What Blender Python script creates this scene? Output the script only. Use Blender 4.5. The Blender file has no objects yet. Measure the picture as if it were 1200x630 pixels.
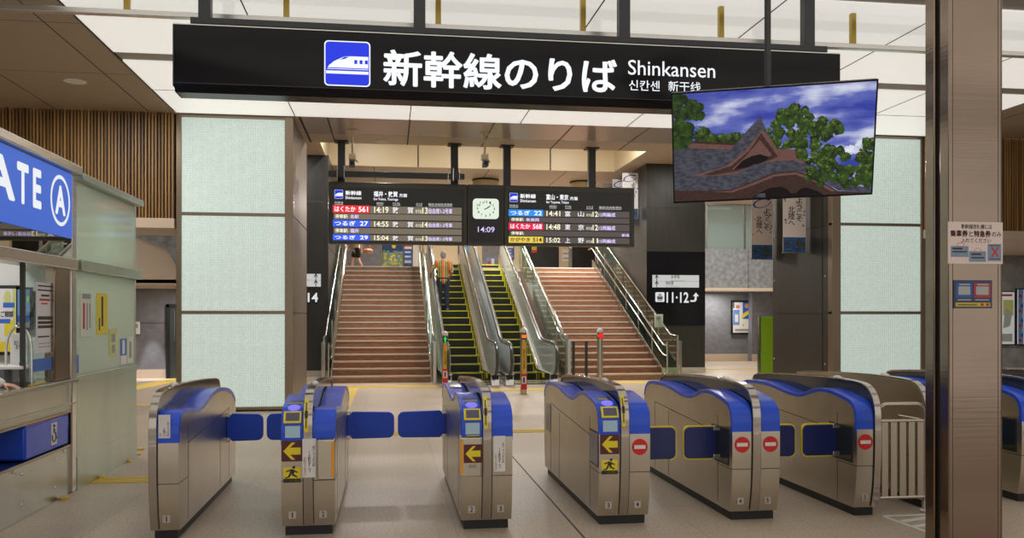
import bpy, bmesh, math, random
from mathutils import Vector, Matrix
R = random.Random(7)
SC = bpy.context.scene
COL = SC.collection
PI = math.pi

# ------------------------------------------------------------------ camera model (1200 x 630 frame)
F = 1020.0; TH = math.atan(145 / 1020.0); CT, ST = math.cos(TH), math.sin(TH); EYE = 1.6; HY = 370.0
def at(px, py, Y):                      # photo pixel -> point on the plane y = Y
    u = (px - 600) / F; d = Y / (CT - u * ST)
    return d * (u * CT + ST), EYE + (HY - py) * d / F
def side(px, py, X):                    # photo pixel -> (y, z) on the plane x = X
    u = (px - 600) / F; d = X / (u * CT + ST)
    return d * (CT - u * ST), EYE + (HY - py) * d / F

cam = bpy.data.cameras.new('camera'); co = bpy.data.objects.new('camera', cam); COL.objects.link(co)
cam.sensor_width = 36; cam.lens = F / 1200 * 36; cam.shift_y = (HY - 315) / 1200
co.location = (0, 0, EYE); co.rotation_euler = (PI / 2, 0, -TH); cam.clip_start = 0.05; cam.clip_end = 200
SC.camera = co
SC.view_settings.view_transform = 'Standard'; SC.view_settings.look = 'None'
SC.view_settings.gamma = 1; SC.view_settings.exposure = 0.0; SC.view_settings.use_curve_mapping = False
SC.cycles.use_denoising = True; SC.cycles.glossy_bounces = 8; SC.cycles.max_bounces = 10; SC.cycles.transparent_max_bounces = 24
SC.cycles.caustics_reflective = False; SC.cycles.caustics_refractive = False
SC.cycles.sample_clamp_indirect = 4.0
w = bpy.data.worlds.new('World'); SC.world = w; w.use_nodes = True
w.node_tree.nodes['Background'].inputs[0].default_value = (1.0, 0.95, 0.88, 1)
w.node_tree.nodes['Background'].inputs[1].default_value = 0.85

# ------------------------------------------------------------------ materials
def lin(h):
    if isinstance(h, str):
        h = h.lstrip('#'); c = [int(h[i:i + 2], 16) / 255 for i in (0, 2, 4)]
        return tuple(x / 12.92 if x <= .04045 else ((x + .055) / 1.055) ** 2.4 for x in c)
    return h
def mat(name, col, rough=.5, metal=0.0, spec=.5, emit=0.0, ecol=None, bump=None, vary=None, coat=0, coords='Object'):
    m = bpy.data.materials.new(name); m.use_nodes = True; nt = m.node_tree
    b = nt.nodes['Principled BSDF']; c = lin(col)
    b.inputs['Base Color'].default_value = (*c, 1); b.inputs['Roughness'].default_value = rough
    b.inputs['Metallic'].default_value = metal; b.inputs['Specular IOR Level'].default_value = spec
    b.inputs['Coat Weight'].default_value = coat
    if emit:
        b.inputs['Emission Color'].default_value = (*lin(ecol or col), 1); b.inputs['Emission Strength'].default_value = emit
    tc = None
    def noise(scale, stretch, detail=3):
        nonlocal tc
        tc = tc or nt.nodes.new('ShaderNodeTexCoord')
        mp = nt.nodes.new('ShaderNodeMapping'); mp.inputs['Scale'].default_value = stretch
        n = nt.nodes.new('ShaderNodeTexNoise'); n.inputs['Scale'].default_value = scale; n.inputs['Detail'].default_value = detail
        nt.links.new(tc.outputs[coords], mp.inputs[0]); nt.links.new(mp.outputs[0], n.inputs['Vector'])
        return n
    if vary:                               # (scale, stretch, amount)
        n = noise(vary[0], vary[1]); r = nt.nodes.new('ShaderNodeValToRGB'); a = vary[2]
        r.color_ramp.elements[0].position = .3; r.color_ramp.elements[1].position = .7
        r.color_ramp.elements[0].color = (*[x * (1 - a) for x in c], 1); r.color_ramp.elements[1].color = (*[min(1, x * (1 + a)) for x in c], 1)
        nt.links.new(n.outputs['Fac'], r.inputs[0]); nt.links.new(r.outputs[0], b.inputs['Base Color'])
    if bump:                               # (scale, stretch, strength)
        n = noise(bump[0], bump[1]); bp = nt.nodes.new('ShaderNodeBump'); bp.inputs['Strength'].default_value = bump[2]; bp.inputs['Distance'].default_value = .01
        nt.links.new(n.outputs['Fac'], bp.inputs['Height']); nt.links.new(bp.outputs[0], b.inputs['Normal'])
    return m
def glassmat(name, col, clear=.6, rough=.03, tint_gloss=(1, 1, 1), diff=0.0, dcol=(.8, .9, .85)):
    m = bpy.data.materials.new(name); m.use_nodes = True; nt = m.node_tree; nt.nodes.clear()
    o = nt.nodes.new('ShaderNodeOutputMaterial'); t = nt.nodes.new('ShaderNodeBsdfTransparent'); g = nt.nodes.new('ShaderNodeBsdfGlossy')
    t.inputs[0].default_value = (*lin(col), 1); g.inputs['Color'].default_value = (*tint_gloss, 1); g.inputs['Roughness'].default_value = rough
    mx = nt.nodes.new('ShaderNodeMixShader'); mx.inputs[0].default_value = 1 - clear
    nt.links.new(t.outputs[0], mx.inputs[1]); nt.links.new(g.outputs[0], mx.inputs[2]); out = mx
    if diff:
        d = nt.nodes.new('ShaderNodeBsdfDiffuse'); d.inputs[0].default_value = (*dcol, 1)
        m2 = nt.nodes.new('ShaderNodeMixShader'); m2.inputs[0].default_value = diff
        nt.links.new(mx.outputs[0], m2.inputs[1]); nt.links.new(d.outputs[0], m2.inputs[2]); out = m2
    nt.links.new(out.outputs[0], o.inputs[0]); return m
def E_(name, col, s=1.0):
    return mat(name, (0, 0, 0), .4, 0, .3, s, col)

M = {}
M['steel'] = mat('brushed_steel', (.555, .505, .42), .30, 1, bump=(60, (1, 1, .04), .05), vary=(3, (1, 1, 1), .06))
M['steel_h'] = mat('brushed_steel_wide', (.62, .57, .50), .26, 1, bump=(50, (1, .05, 1), .05))
M['pillar'] = mat('pillar_steel', (.31, .24, .19), .20, 1, bump=(40, (.03, .03, 1), .06), vary=(1.5, (.5, .5, 2), .10))
M['rim'] = mat('rim_steel', (.46, .42, .38), .14, 1, bump=(9, (.2, 1, 1), .25))
M['fencesteel'] = mat('fence_steel', (.46, .41, .35), .22, 1)
M['chrome'] = mat('polished_steel', (.72, .70, .67), .12, 1)
M['satin'] = mat('satin_steel', (.66, .64, .60), .25, 1)
M['seam'] = mat('dark_seam', (.035, .03, .028), .6)
M['black'] = mat('black_rubber', (.012, .012, .013), .5)
M['blackgloss'] = mat('black_gloss', (.010, .010, .012), .16, spec=.22)
M['smoke'] = mat('smoked_acrylic', (.022, .032, .034), .10, spec=.6)
M['blue'] = mat('blue_plastic', (.018, .092, .76), .26, spec=.45)
M['navy'] = mat('navy_flap', (.012, .022, .14), .35)
M['flapblue'] = mat('blue_flap', (.014, .085, .74), .35)
M['yellow'] = mat('yellow_plastic', (.86, .70, .02), .4)
M['orange'] = mat('orange_plastic', (.85, .36, .02), .4)
M['white'] = mat('white_paint', (.80, .80, .78), .5)
M['paper'] = mat('paper', (.82, .80, .80), .7)
M['pinkpaper'] = mat('pink_paper', (.78, .66, .62), .6)
M['red'] = mat('red_ink', (.62, .03, .03), .5)
M['maroon'] = mat('maroon_plate', (.10, .012, .012), .35)
M['ink'] = mat('dark_ink', (.03, .03, .035), .6)
M['inkblue'] = mat('blue_ink', (.03, .12, .55), .5)
M['grey'] = mat('grey_plastic', (.32, .33, .34), .5)
M['darkgrey'] = mat('dark_grey_metal', (.045, .048, .05), .4, .3)
M['windowblue'] = mat('tinted_window', (.06, .07, .14), .12, spec=.6)
M['panelblack'] = mat('black_wall_panel', (.028, .028, .027), .32, spec=.5, vary=(2, (6, 6, .4), .18))
M['darkpanel'] = mat('dark_olive_panel', (.036, .035, .029), .36, spec=.4, vary=(2, (6, 6, .4), .15))
M['brownceil'] = mat('brown_ceiling', (.46, .365, .265), .45, spec=.3)
M['beigeceil'] = mat('beige_ceiling', (.68, .55, .42), .4, spec=.4)
M['cream'] = mat('cream_panel', (.74, .62, .41), .35, spec=.4)
M['glossceil'] = mat('gloss_ceiling', (.58, .49, .43), .22, .15, spec=.6)
M['greyceil'] = mat('grey_ceiling', (.42, .38, .34), .5)
M['stone'] = mat('grey_stone', (.30, .305, .32), .5, vary=(7, (1, 1, 1), .3))
M['darkstone'] = mat('dark_stone', (.20, .20, .22), .45, vary=(5, (1, 1, 1.5), .14))
M['concrete'] = mat('concrete', (.30, .30, .30), .6, vary=(3, (1, 1, 1), .25))
M['skin'] = mat('skin', (.58, .32, .22), .5)
M['door'] = mat('dark_green_door', (.05, .065, .065), .35)
M['booth'] = mat('booth_steel', (.52, .52, .46), .28, 1, bump=(50, (1, .6, .03), .05), vary=(2, (1, 1, .3), .08))
M['boothgreen'] = mat('booth_steel_green_reflection', (.50, .56, .47), .3, .85, bump=(40, (1, .6, .03), .05), vary=(1.6, (1, 1, .3), .10))  # green reflection on the steel is put into its base colour
M['counter'] = mat('counter_top', (.42, .40, .35), .16, .55, spec=.6)
M['green'] = mat('lime_green_panel', (.42, .80, .04), .4)
M['boardgrey'] = E_('board_grey', (.20, .165, .12), .95)
M['boardgrey2'] = E_('board_grey_dim', (.105, .085, .078), .95)
M['boardblack'] = mat('board_black', (.02, .021, .017), .3)
M['boardrim'] = mat('board_casing', (.045, .046, .034), .35)
M['ledw'] = E_('led_white', (.95, .95, 1), 1.15)
M['ledy'] = E_('led_warm', (1, .96, .70), 1.0)
M['ledv'] = E_('led_violet', (.72, .62, 1), 1.1)
M['ledred'] = E_('led_red', (.90, .03, .04), 1.0)
M['ledpink'] = E_('led_crimson', (.88, .02, .09), 1.0)
M['ledblue'] = E_('led_blue', (.05, .13, .92), 1.0)
M['ledcyan'] = E_('led_light_blue', (.03, .30, .95), 1.0)
M['ledyel'] = E_('led_yellow', (.85, .62, .10), 1.0)
M['ledgreen'] = E_('led_green', (.02, .65, .10), 1.1)
M['ledorange'] = E_('led_orange', (1, .20, .02), 1.2)
M['ledhot'] = E_('led_hot_red', (1, .015, .01), 1.2)
M['clockface'] = E_('clock_face', (.86, .95, .80), .92)
M['signblue'] = E_('sign_blue', (.02, .045, .80), .95)
M['signwhite'] = E_('sign_white', (.92, .95, 1), 1.05)
M['signdim'] = E_('sign_dim_white', (.80, .80, .80), .8)
M['gateblue'] = E_('gate_sign_blue', (.045, .13, .58), .95)
M['gatewhite'] = E_('gate_sign_white', (.82, .84, .86), .95)
M['iconviolet'] = E_('reader_light', (.25, .22, .95), .9)
M['readerlcd'] = E_('reader_lcd', (.26, .34, .36), .75)
M['lamp'] = E_('lamp_glow', (1, .97, .90), 3.0)
M['clearlamp'] = mat('clear_dome', (.75, .73, .70), .08, spec=.8)
M['sash'] = mat('gold_anodised', (.42, .30, .07), .3, .9)
M['screenglass'] = glassmat('smoke_glass', (.96, .97, .97), .93, .02)
M['railglass'] = glassmat('rail_glass', (.80, .93, .88), .80, .03)
M['escglass'] = glassmat('escalator_glass', (.85, .95, .95), .16, .11, (.95, .99, 1), .34, (.80, .88, .90))  # pale diffuse share stands in for bright reflections on the balustrade
M['boothglass'] = glassmat('booth_frosted_glass', (.72, .84, .76), .78, .05, (.9, 1, .95), .60, (.84, .90, .80))
M['signglass'] = glassmat('sign_glass', (.25, .26, .25), .55, .01)
M['winglass'] = glassmat('window_glass', (.86, .94, .92), .88, .01)
M['darkglass'] = glassmat('far_glass', (.30, .40, .38), .7, .04, (1, 1, 1), .45, (.55, .68, .64))

def ceilpanel():
    m = bpy.data.materials.new('backlit_panel'); m.use_nodes = True; nt = m.node_tree; b = nt.nodes['Principled BSDF']
    b.inputs['Base Color'].default_value = (.8, .78, .72, 1); b.inputs['Roughness'].default_value = .45
    b.inputs['Emission Color'].default_value = (1, .975, .925, 1); b.inputs['Emission Strength'].default_value = 0.60
    return m
M['lum'] = ceilpanel()
def lumglass():
    m = bpy.data.materials.new('backlit_grid_glass'); m.use_nodes = True; nt = m.node_tree; b = nt.nodes['Principled BSDF']
    tc = nt.nodes.new('ShaderNodeTexCoord'); br = nt.nodes.new('ShaderNodeTexBrick'); mp = nt.nodes.new('ShaderNodeMapping')
    mp.inputs['Rotation'].default_value = (PI / 2, 0, 0)
    br.offset = 0; br.inputs['Scale'].default_value = 1; br.inputs['Brick Width'].default_value = .03; br.inputs['Row Height'].default_value = .03
    br.inputs['Mortar Size'].default_value = .006; br.inputs['Mortar Smooth'].default_value = .6
    br.inputs['Color1'].default_value = (.55, .66, .61, 1); br.inputs['Color2'].default_value = (.66, .76, .71, 1); br.inputs['Mortar'].default_value = (.42, .51, .465, 1)
    nt.links.new(tc.outputs['Object'], mp.inputs[0]); nt.links.new(mp.outputs[0], br.inputs['Vector'])
    n = nt.nodes.new('ShaderNodeTexNoise'); n.inputs['Scale'].default_value = 60; nt.links.new(tc.outputs['Object'], n.inputs['Vector'])
    nt.links.new(br.outputs['Color'], b.inputs['Emission Color']); b.inputs['Emission Strength'].default_value = .60
    nt.links.new(br.outputs['Color'], b.inputs['Base Color']); b.inputs['Roughness'].default_value = .25
    bp = nt.nodes.new('ShaderNodeBump'); bp.inputs['Strength'].default_value = .25; nt.links.new(n.outputs['Fac'], bp.inputs['Height']); nt.links.new(bp.outputs[0], b.inputs['Normal'])
    return m
M['lumglass'] = lumglass()
def floormat():
    m = bpy.data.materials.new('granite_floor'); m.use_nodes = True; nt = m.node_tree; b = nt.nodes['Principled BSDF']; L = nt.links.new
    tc = nt.nodes.new('ShaderNodeTexCoord')
    n1 = nt.nodes.new('ShaderNodeTexNoise'); n1.inputs['Scale'].default_value = 48; n1.inputs['Detail'].default_value = 5; n1.inputs['Roughness'].default_value = .8
    r1 = nt.nodes.new('ShaderNodeValToRGB'); e = r1.color_ramp.elements
    e[0].position = .30; e[0].color = (.225, .165, .115, 1); e[1].position = .62; e[1].color = (.655, .545, .42, 1)
    x = e.new(.46); x.color = (.495, .40, .305, 1)
    n2 = nt.nodes.new('ShaderNodeTexNoise'); n2.inputs['Scale'].default_value = 1.3
    br = nt.nodes.new('ShaderNodeTexBrick'); br.offset = 0; br.inputs['Scale'].default_value = 1; br.inputs['Brick Width'].default_value = .9; br.inputs['Row Height'].default_value = .9
    br.inputs['Mortar Size'].default_value = .003; br.inputs['Color1'].default_value = (1, 1, 1, 1); br.inputs['Color2'].default_value = (.96, .955, .95, 1); br.inputs['Mortar'].default_value = (.72, .69, .66, 1)
    mp = nt.nodes.new('ShaderNodeMapping'); mp.inputs['Location'].default_value = (.40, .13, 0)
    L(tc.outputs['Object'], n1.inputs['Vector']); L(tc.outputs['Object'], n2.inputs['Vector']); L(tc.outputs['Object'], mp.inputs[0]); L(mp.outputs[0], br.inputs['Vector'])
    mx = nt.nodes.new('ShaderNodeMix'); mx.data_type = 'RGBA'; mx.blend_type = 'MULTIPLY'; mx.inputs['Factor'].default_value = 1
    L(n1.outputs['Fac'], r1.inputs[0]); L(r1.outputs[0], mx.inputs['A']); L(br.outputs['Color'], mx.inputs['B']); L(mx.outputs['Result'], b.inputs['Base Color'])
    mr = nt.nodes.new('ShaderNodeMapRange'); mr.inputs['To Min'].default_value = .32; mr.inputs['To Max'].default_value = .48
    L(n2.outputs['Fac'], mr.inputs['Value']); L(mr.outputs[0], b.inputs['Roughness']); b.inputs['Specular IOR Level'].default_value = .35
    return m
M['floor'] = floormat()
def slatmat():
    m = mat('timber_slat', (.19, .105, .042), .5)
    nt = m.node_tree; b = nt.nodes['Principled BSDF']; tc = nt.nodes.new('ShaderNodeTexCoord'); mp = nt.nodes.new('ShaderNodeMapping'); mp.inputs['Scale'].default_value = (14, 1, .25)
    n = nt.nodes.new('ShaderNodeTexNoise'); n.inputs['Scale'].default_value = 1.2; r = nt.nodes.new('ShaderNodeValToRGB')
    r.color_ramp.elements[0].color = (.14, .068, .022, 1); r.color_ramp.elements[1].color = (.47, .26, .085, 1); r.color_ramp.elements[0].position = .35; r.color_ramp.elements[1].position = .68
    nt.links.new(tc.outputs['Object'], mp.inputs[0]); nt.links.new(mp.outputs[0], n.inputs[0]); nt.links.new(n.outputs['Fac'], r.inputs[0]); nt.links.new(r.outputs[0], b.inputs['Base Color'])
    return m
M['slat'] = slatmat()
M['stair'] = mat('stair_stone', (.36, .19, .105), .45, vary=(6, (1, 1, 3), .2))
M['nosing'] = mat('stair_nosing', (.70, .66, .60), .4)
M['tactile'] = mat('tactile_yellow', (.80, .58, .12), .6)
M['escstep'] = mat('escalator_riser', (.022, .026, .022), .4, .3)
M['escyellow'] = mat('escalator_yellow', (.72, .68, .03), .5)

# ------------------------------------------------------------------ mesh helpers
class MB:
    def __init__(s): s.bm = bmesh.new()
    def face(s, pts, m=0):
        f = s.bm.faces.new([s.bm.verts.new(p) for p in pts]); f.material_index = m; return f
    def box(s, x0, x1, y0, y1, z0, z1, m=0):
        x0, x1 = sorted((x0, x1)); y0, y1 = sorted((y0, y1)); z0, z1 = sorted((z0, z1))
        v = [s.bm.verts.new(p) for p in ((x0, y0, z0), (x1, y0, z0), (x1, y1, z0), (x0, y1, z0), (x0, y0, z1), (x1, y0, z1), (x1, y1, z1), (x0, y1, z1))]
        for q in ((3, 2, 1, 0), (4, 5, 6, 7), (0, 1, 5, 4), (1, 2, 6, 5), (2, 3, 7, 6), (3, 0, 4, 7)):
            f = s.bm.faces.new([v[i] for i in q]); f.material_index = m
        return s
    def prism(s, poly, axis, lo, hi, m=0):   # poly of 2D points; axis x:(y,z) y:(x,z) z:(x,y)
        def P(a, b, t): return {'x': (t, a, b), 'y': (a, t, b), 'z': (a, b, t)}[axis]
        n = len(poly); A = [s.bm.verts.new(P(a, b, lo)) for a, b in poly]; B = [s.bm.verts.new(P(a, b, hi)) for a, b in poly]
        fs = [s.bm.faces.new(A), s.bm.faces.new(B[::-1])]
        for i in range(n): fs.append(s.bm.faces.new((A[i], B[i], B[(i + 1) % n], A[(i + 1) % n])))
        for f in fs: f.material_index = m
        return s
    def tube(s, pts, r, seg=10, m=0, cap=True):
        pts = [Vector(p) for p in pts]; rs = r if isinstance(r, (list, tuple)) else [r] * len(pts)
        rings = []; up = None
        for i, p in enumerate(pts):
            d = (pts[min(i + 1, len(pts) - 1)] - pts[max(i - 1, 0)]).normalized()
            if up is None: up = Vector((0, 0, 1)) if abs(d.z) < .9 else Vector((1, 0, 0))
            a = d.cross(up).normalized(); b = a.cross(d).normalized(); up = b
            rings.append([s.bm.verts.new(p + (a * math.cos(t) + b * math.sin(t)) * rs[i]) for t in [2 * PI * k / seg for k in range(seg)]])
        for A, B in zip(rings, rings[1:]):
            for k in range(seg):
                f = s.bm.faces.new((A[k], A[(k + 1) % seg], B[(k + 1) % seg], B[k])); f.material_index = m
        if cap:
            f = s.bm.faces.new(rings[0][::-1]); f.material_index = m; f = s.bm.faces.new(rings[-1]); f.material_index = m
        return s
    def lathe(s, prof, c=(0, 0), seg=20, m=0):   # prof (r, z)
        rings = []
        for r, z in prof:
            if r < 1e-5: rings.append([s.bm.verts.new((c[0], c[1], z))])
            else: rings.append([s.bm.verts.new((c[0] + r * math.cos(2 * PI * k / seg), c[1] + r * math.sin(2 * PI * k / seg), z)) for k in range(seg)])
        for A, B in zip(rings, rings[1:]):
            for k in range(seg):
                k2 = (k + 1) % seg
                q = [A[0], B[k2], B[k]] if len(A) == 1 else ([A[k], A[k2], B[0]] if len(B) == 1 else [A[k], A[k2], B[k2], B[k]])
                f = s.bm.faces.new(q); f.material_index = m
        for ring, rev in ((rings[0], True), (rings[-1], False)):
            if len(ring) > 1:
                f = s.bm.faces.new(ring[::-1] if rev else ring); f.material_index = m
        return s
    def ball(s, c, r, m=0, seg=14):
        r = r if isinstance(r, (tuple, list)) else (r, r, r)
        bmesh.ops.create_uvsphere(s.bm, u_segments=seg, v_segments=max(6, seg * 2 // 3), radius=1, matrix=Matrix.Translation(c) @ Matrix.Diagonal((*r, 1)))
        return s
    def xform(s, mtx): bmesh.ops.transform(s.bm, matrix=mtx, verts=s.bm.verts); return s
    def build(s, name, mats, parent=None, bevel=0, smooth=38, loc=None):
        bmesh.ops.recalc_face_normals(s.bm, faces=s.bm.faces)
        me = bpy.data.meshes.new(name); s.bm.to_mesh(me); s.bm.free()
        for x in (mats if isinstance(mats, (list, tuple)) else [mats]): me.materials.append(M[x] if isinstance(x, str) else x)
        if smooth: me.shade_smooth(); me.set_sharp_from_angle(angle=math.radians(smooth))
        o = bpy.data.objects.new(name, me); COL.objects.link(o)
        if parent is not None: o.parent = parent
        if loc: o.location = loc
        if bevel:
            b = o.modifiers.new('bevel', 'BEVEL'); b.width = bevel; b.segments = 2; b.limit_method = 'ANGLE'
        return o
def tag(o, label, cat, group=None):
    o['label'] = label; o['category'] = cat
    if group: o['group'] = group
    return o
def thing(name, label, cat, loc=(0, 0, 0), rz=0, group=None):
    o = bpy.data.objects.new(name, None); COL.objects.link(o); o.location = loc; o.rotation_euler = (0, 0, rz); o.empty_display_size = .1
    return tag(o, label, cat, group)
def struct(o): o['kind'] = 'structure'; return o
def box_(name, m, x0, x1, y0, y1, z0, z1, parent=None, bevel=0): return MB().box(x0, x1, y0, y1, z0, z1).build(name, m, parent, bevel)
def copy_tree(o, parent=None):
    c = o.copy(); COL.objects.link(c)
    if parent is not None: c.parent = parent; c.matrix_parent_inverse = o.matrix_parent_inverse
    for ch in list(o.children): copy_tree(ch, c)
    return c

_txt = {}
def textmesh(s, bold):
    k = s
    if k not in _txt:
        c = bpy.data.curves.new('lettering', 'FONT'); c.body = s; c.size = 1; c.offset = .004; c.resolution_u = 3; c.align_x = 'CENTER'; c.space_line = .92
        o = bpy.data.objects.new('lettering', c); COL.objects.link(o)
        dg = bpy.context.evaluated_depsgraph_get(); me = bpy.data.meshes.new_from_object(o.evaluated_get(dg))
        bpy.data.objects.remove(o); bpy.data.curves.remove(c); _txt[k] = me
    return _txt[k]
def text(s, x0, x1, z0, z1, plane, m, parent, name='lettering', bold=.012, facing='front', mx=None):
    """Lettering fitted to a rectangle. front: plane y = plane facing -y. right: plane x = plane facing +x (x0,x1 run along y). """
    src = textmesh(s, bold); me = src.copy(); xs = [v.co.x for v in me.vertices]; ys = [v.co.y for v in me.vertices]
    if not xs: return None
    a, b, c, d = min(xs), max(xs), min(ys), max(ys)
    if bold > .009:                        # heavier stroke: the outline laid down again, shifted all round
        bm = bmesh.new(); n = 8 if bold > .014 else 4; e = bold * (.9 if bold > .014 else .7)
        for k in range(n):
            m2 = src.copy(); m2.transform(Matrix.Translation((e * math.cos(2 * PI * k / n), e * math.sin(2 * PI * k / n), 0))); bm.from_mesh(m2); bpy.data.meshes.remove(m2)
        bm.to_mesh(me); bm.free(); a -= e; b += e; c -= e; d += e
    for v in me.vertices:
        p = x0 + (v.co.x - a) / max(b - a, 1e-6) * (x1 - x0); q = z0 + (v.co.y - c) / max(d - c, 1e-6) * (z1 - z0)
        v.co = (p, plane, q) if facing == 'front' else (plane, p, q)
    me.materials.clear(); me.materials.append(M[m])
    if mx is not None: me.transform(mx)
    o = bpy.data.objects.new(name, me); COL.objects.link(o); o.parent = parent
    return o
def shapes(polys, plane, t, mats, parent, name, facing='front', mx=None):
    """Flat printed/lit marks: list of (poly, material index), on a plane, thickness t towards the viewer."""
    mb = MB()
    for i, (poly, k) in enumerate(polys):
        e = t + i * t * .12
        if facing == 'front': mb.prism(poly, 'y', plane - e, plane, k)
        else: mb.prism(poly, 'x', plane, plane + e, k)
    if mx is not None: mb.xform(mx)
    return mb.build(name, mats, parent, smooth=0)
def rrect(x0, x1, z0, z1, r, n=5):
    pts = []
    for cx, cz, a0 in ((x1 - r, z1 - r, 0), (x0 + r, z1 - r, 90), (x0 + r, z0 + r, 180), (x1 - r, z0 + r, 270)):
        for k in range(n + 1):
            a = math.radians(a0 + 90 * k / n); pts.append((cx + r * math.cos(a), cz + r * math.sin(a)))
    return pts
def rect(x0, x1, z0, z1): return [(x0, z0), (x1, z0), (x1, z1), (x0, z1)]
def disc(x, z, r, n=20, rz=None): return [(x + r * math.cos(2 * PI * k / n), z + (rz or r) * math.sin(2 * PI * k / n)) for k in range(n)]
def catmull(P, n=6):
    out = []
    for i in range(len(P) - 1):
        p0, p1, p2, p3 = P[max(i - 1, 0)], P[i], P[i + 1], P[min(i + 2, len(P) - 1)]
        for k in range(n):
            t = k / n
            out.append(tuple(.5 * (2 * p1[j] + (p2[j] - p0[j]) * t + (2 * p0[j] - 5 * p1[j] + 4 * p2[j] - p3[j]) * t * t + (3 * p1[j] - p0[j] - 3 * p2[j] + p3[j]) * t ** 3) for j in range(len(p1))))
    return out + [tuple(P[-1])]
def offset(c, d):                       # shift a 2D polyline by d to the left of its direction
    out = []
    for i in range(len(c)):
        a, b = c[max(i - 1, 0)], c[min(i + 1, len(c) - 1)]; dx, dy = b[0] - a[0], b[1] - a[1]; l = math.hypot(dx, dy) or 1
        out.append((c[i][0] - dy / l * d, c[i][1] + dx / l * d))
    return out
def sub(c, s0, s1):                     # piece of a polyline between two arc lengths
    out = []; s = 0
    def lerp(a, b, t): return (a[0] + (b[0] - a[0]) * t, a[1] + (b[1] - a[1]) * t)
    for a, b in zip(c, c[1:]):
        l = math.hypot(b[0] - a[0], b[1] - a[1])
        if l < 1e-9: continue
        if not out and s + l >= s0: out.append(lerp(a, b, max(0, (s0 - s) / l)))
        if out:
            if s + l >= s1: out.append(lerp(a, b, (s1 - s) / l)); return out
            out.append(b)
        s += l
    return out

# ------------------------------------------------------------------ lights
def area(name, loc, size, power, col=(1, .965, .91), shape='DISK', sy=None, rot=None):
    l = bpy.data.lights.new(name, 'AREA'); l.shape = shape; l.size = size; l.energy = power; l.color = col
    if sy: l.size_y = sy
    o = bpy.data.objects.new(name, l); COL.objects.link(o); o.location = loc
    if rot: o.rotation_euler = rot
    return o

CEIL = 4.96
# ================================================================== SETTING
struct(box_('floor', 'floor', -14, 20, -4, 40, -.12, 0))
# --- ceilings
X0, XP = -3.46, 1.91
struct(box_('ceiling', 'greyceil', X0, 9.91, -4, 15.0, CEIL + .01, CEIL + .12))
for s in (12.03, 8.71, 5.39, 2.07, -1.25):
    for h in (0, 1):
        for k in range(7):
            o = MB().box(.006, XP - .006, .008, 1.467, 0, .028).build('ceiling_light', 'lum', bevel=.004, loc=(X0 + XP * k, s + 1.475 * h, CEIL - .012))
            tag(o, 'backlit white panel in the glowing ceiling grid of the concourse', 'ceiling light', 'backlit ceiling panels')
mb = MB()
for k in range(1, 7): mb.box(X0 + XP * k - .0075, X0 + XP * k + .0075, -1.25, 14.98, CEIL - .0145, CEIL + .01)
for s in (12.03, 8.71, 5.39, 2.07, -1.25): mb.box(X0, 9.91, s + 1.468, s + 1.482, CEIL - .0145, CEIL + .01)
struct(mb.build('trim_ceiling_joint', 'seam', smooth=0))
mb = MB()
mb.box(-12, X0 - .05, -4, 15.0, CEIL, CEIL + .1, 0)
for x in (-3.9, -5.35, -6.8, -8.25): mb.box(x - .008, x + .008, -4, 15, CEIL - .002, CEIL + .01, 1)
for y in (10.6, 12.75, 8.45, 6.3): mb.box(-12, X0 - .05, y - .004, y + .004, CEIL - .0015, CEIL + .01, 1)
mb.box(X0 - .05, X0, -4, 15.0, CEIL + .02, CEIL + .1, 1)
struct(mb.build('ceiling_left', ['brownceil', 'seam']))
mb = MB(); mb.box(9.96, 18, -4, 15.0, CEIL, CEIL + .1, 0)
for x in (10.4, 11.85, 13.3): mb.box(x - .008, x + .008, -4, 15, CEIL - .002, CEIL + .01, 1)
mb.box(9.91, 9.96, -4, 15.0, CEIL + .02, CEIL + .1, 1)
struct(mb.build('ceiling_right', ['brownceil', 'seam']))
mb = MB(); mb.box(X0, 9.91, 15.0, 16.35, CEIL - .004, CEIL + .12, 0); mb.box(X0, 9.91, 16.35, 17.2, CEIL - .004, CEIL + .12, 2)
for x in (-1.02, .37, 1.83, 3.23, 4.62, 6.0): mb.box(x - .012, x + .012, 15.0, 17.2, CEIL - .007, CEIL, 1)
mb.box(-1.5, -1.46, 15.0, 17.2, CEIL - .007, CEIL, 1)
mb.box(X0, 9.91, 16.34, 16.36, CEIL - .006, CEIL, 0)
struct(mb.build('ceiling_middle', ['glossceil', 'seam', 'beigeceil']))
SO = 5.85
mb = MB()
mb.box(-12, 16, 25.1, 38.2, SO, SO + .1); mb.box(6.7, 16, 17.2, 25.1, SO, SO + .1); mb.box(-12, -1.75, 17.2, 25.1, SO, SO + .1)
mb.box(-1.65, 6.6, 17.2, 25, 7.0, 7.1)
for x in (-.4, 2.9, 5.2, 9.0): mb.box(x - .01, x + .01, 25.1, 38, SO - .003, SO + .01, 1)
struct(mb.build('ceiling_far', ['beigeceil', 'seam']))
mb = MB()
mb.box(-1.65, 6.6, 25, 25.1, SO, 7.0); mb.box(6.6, 6.7, 17.27, 25.0, SO, 7.0); mb.box(-1.75, -1.65, 17.27, 25.0, SO, 7.0); mb.box(-3.4, 9.9, 17.2, 17.26, CEIL + .1, 7.05)
for px in (490, 645, 721): x = at(px, 190, 24.99)[0]; mb.box(x - .015, x + .015, 24.98, 25.0, SO, 7.0, 1)
struct(mb.build('trim_recess', ['cream', 'seam']))
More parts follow.
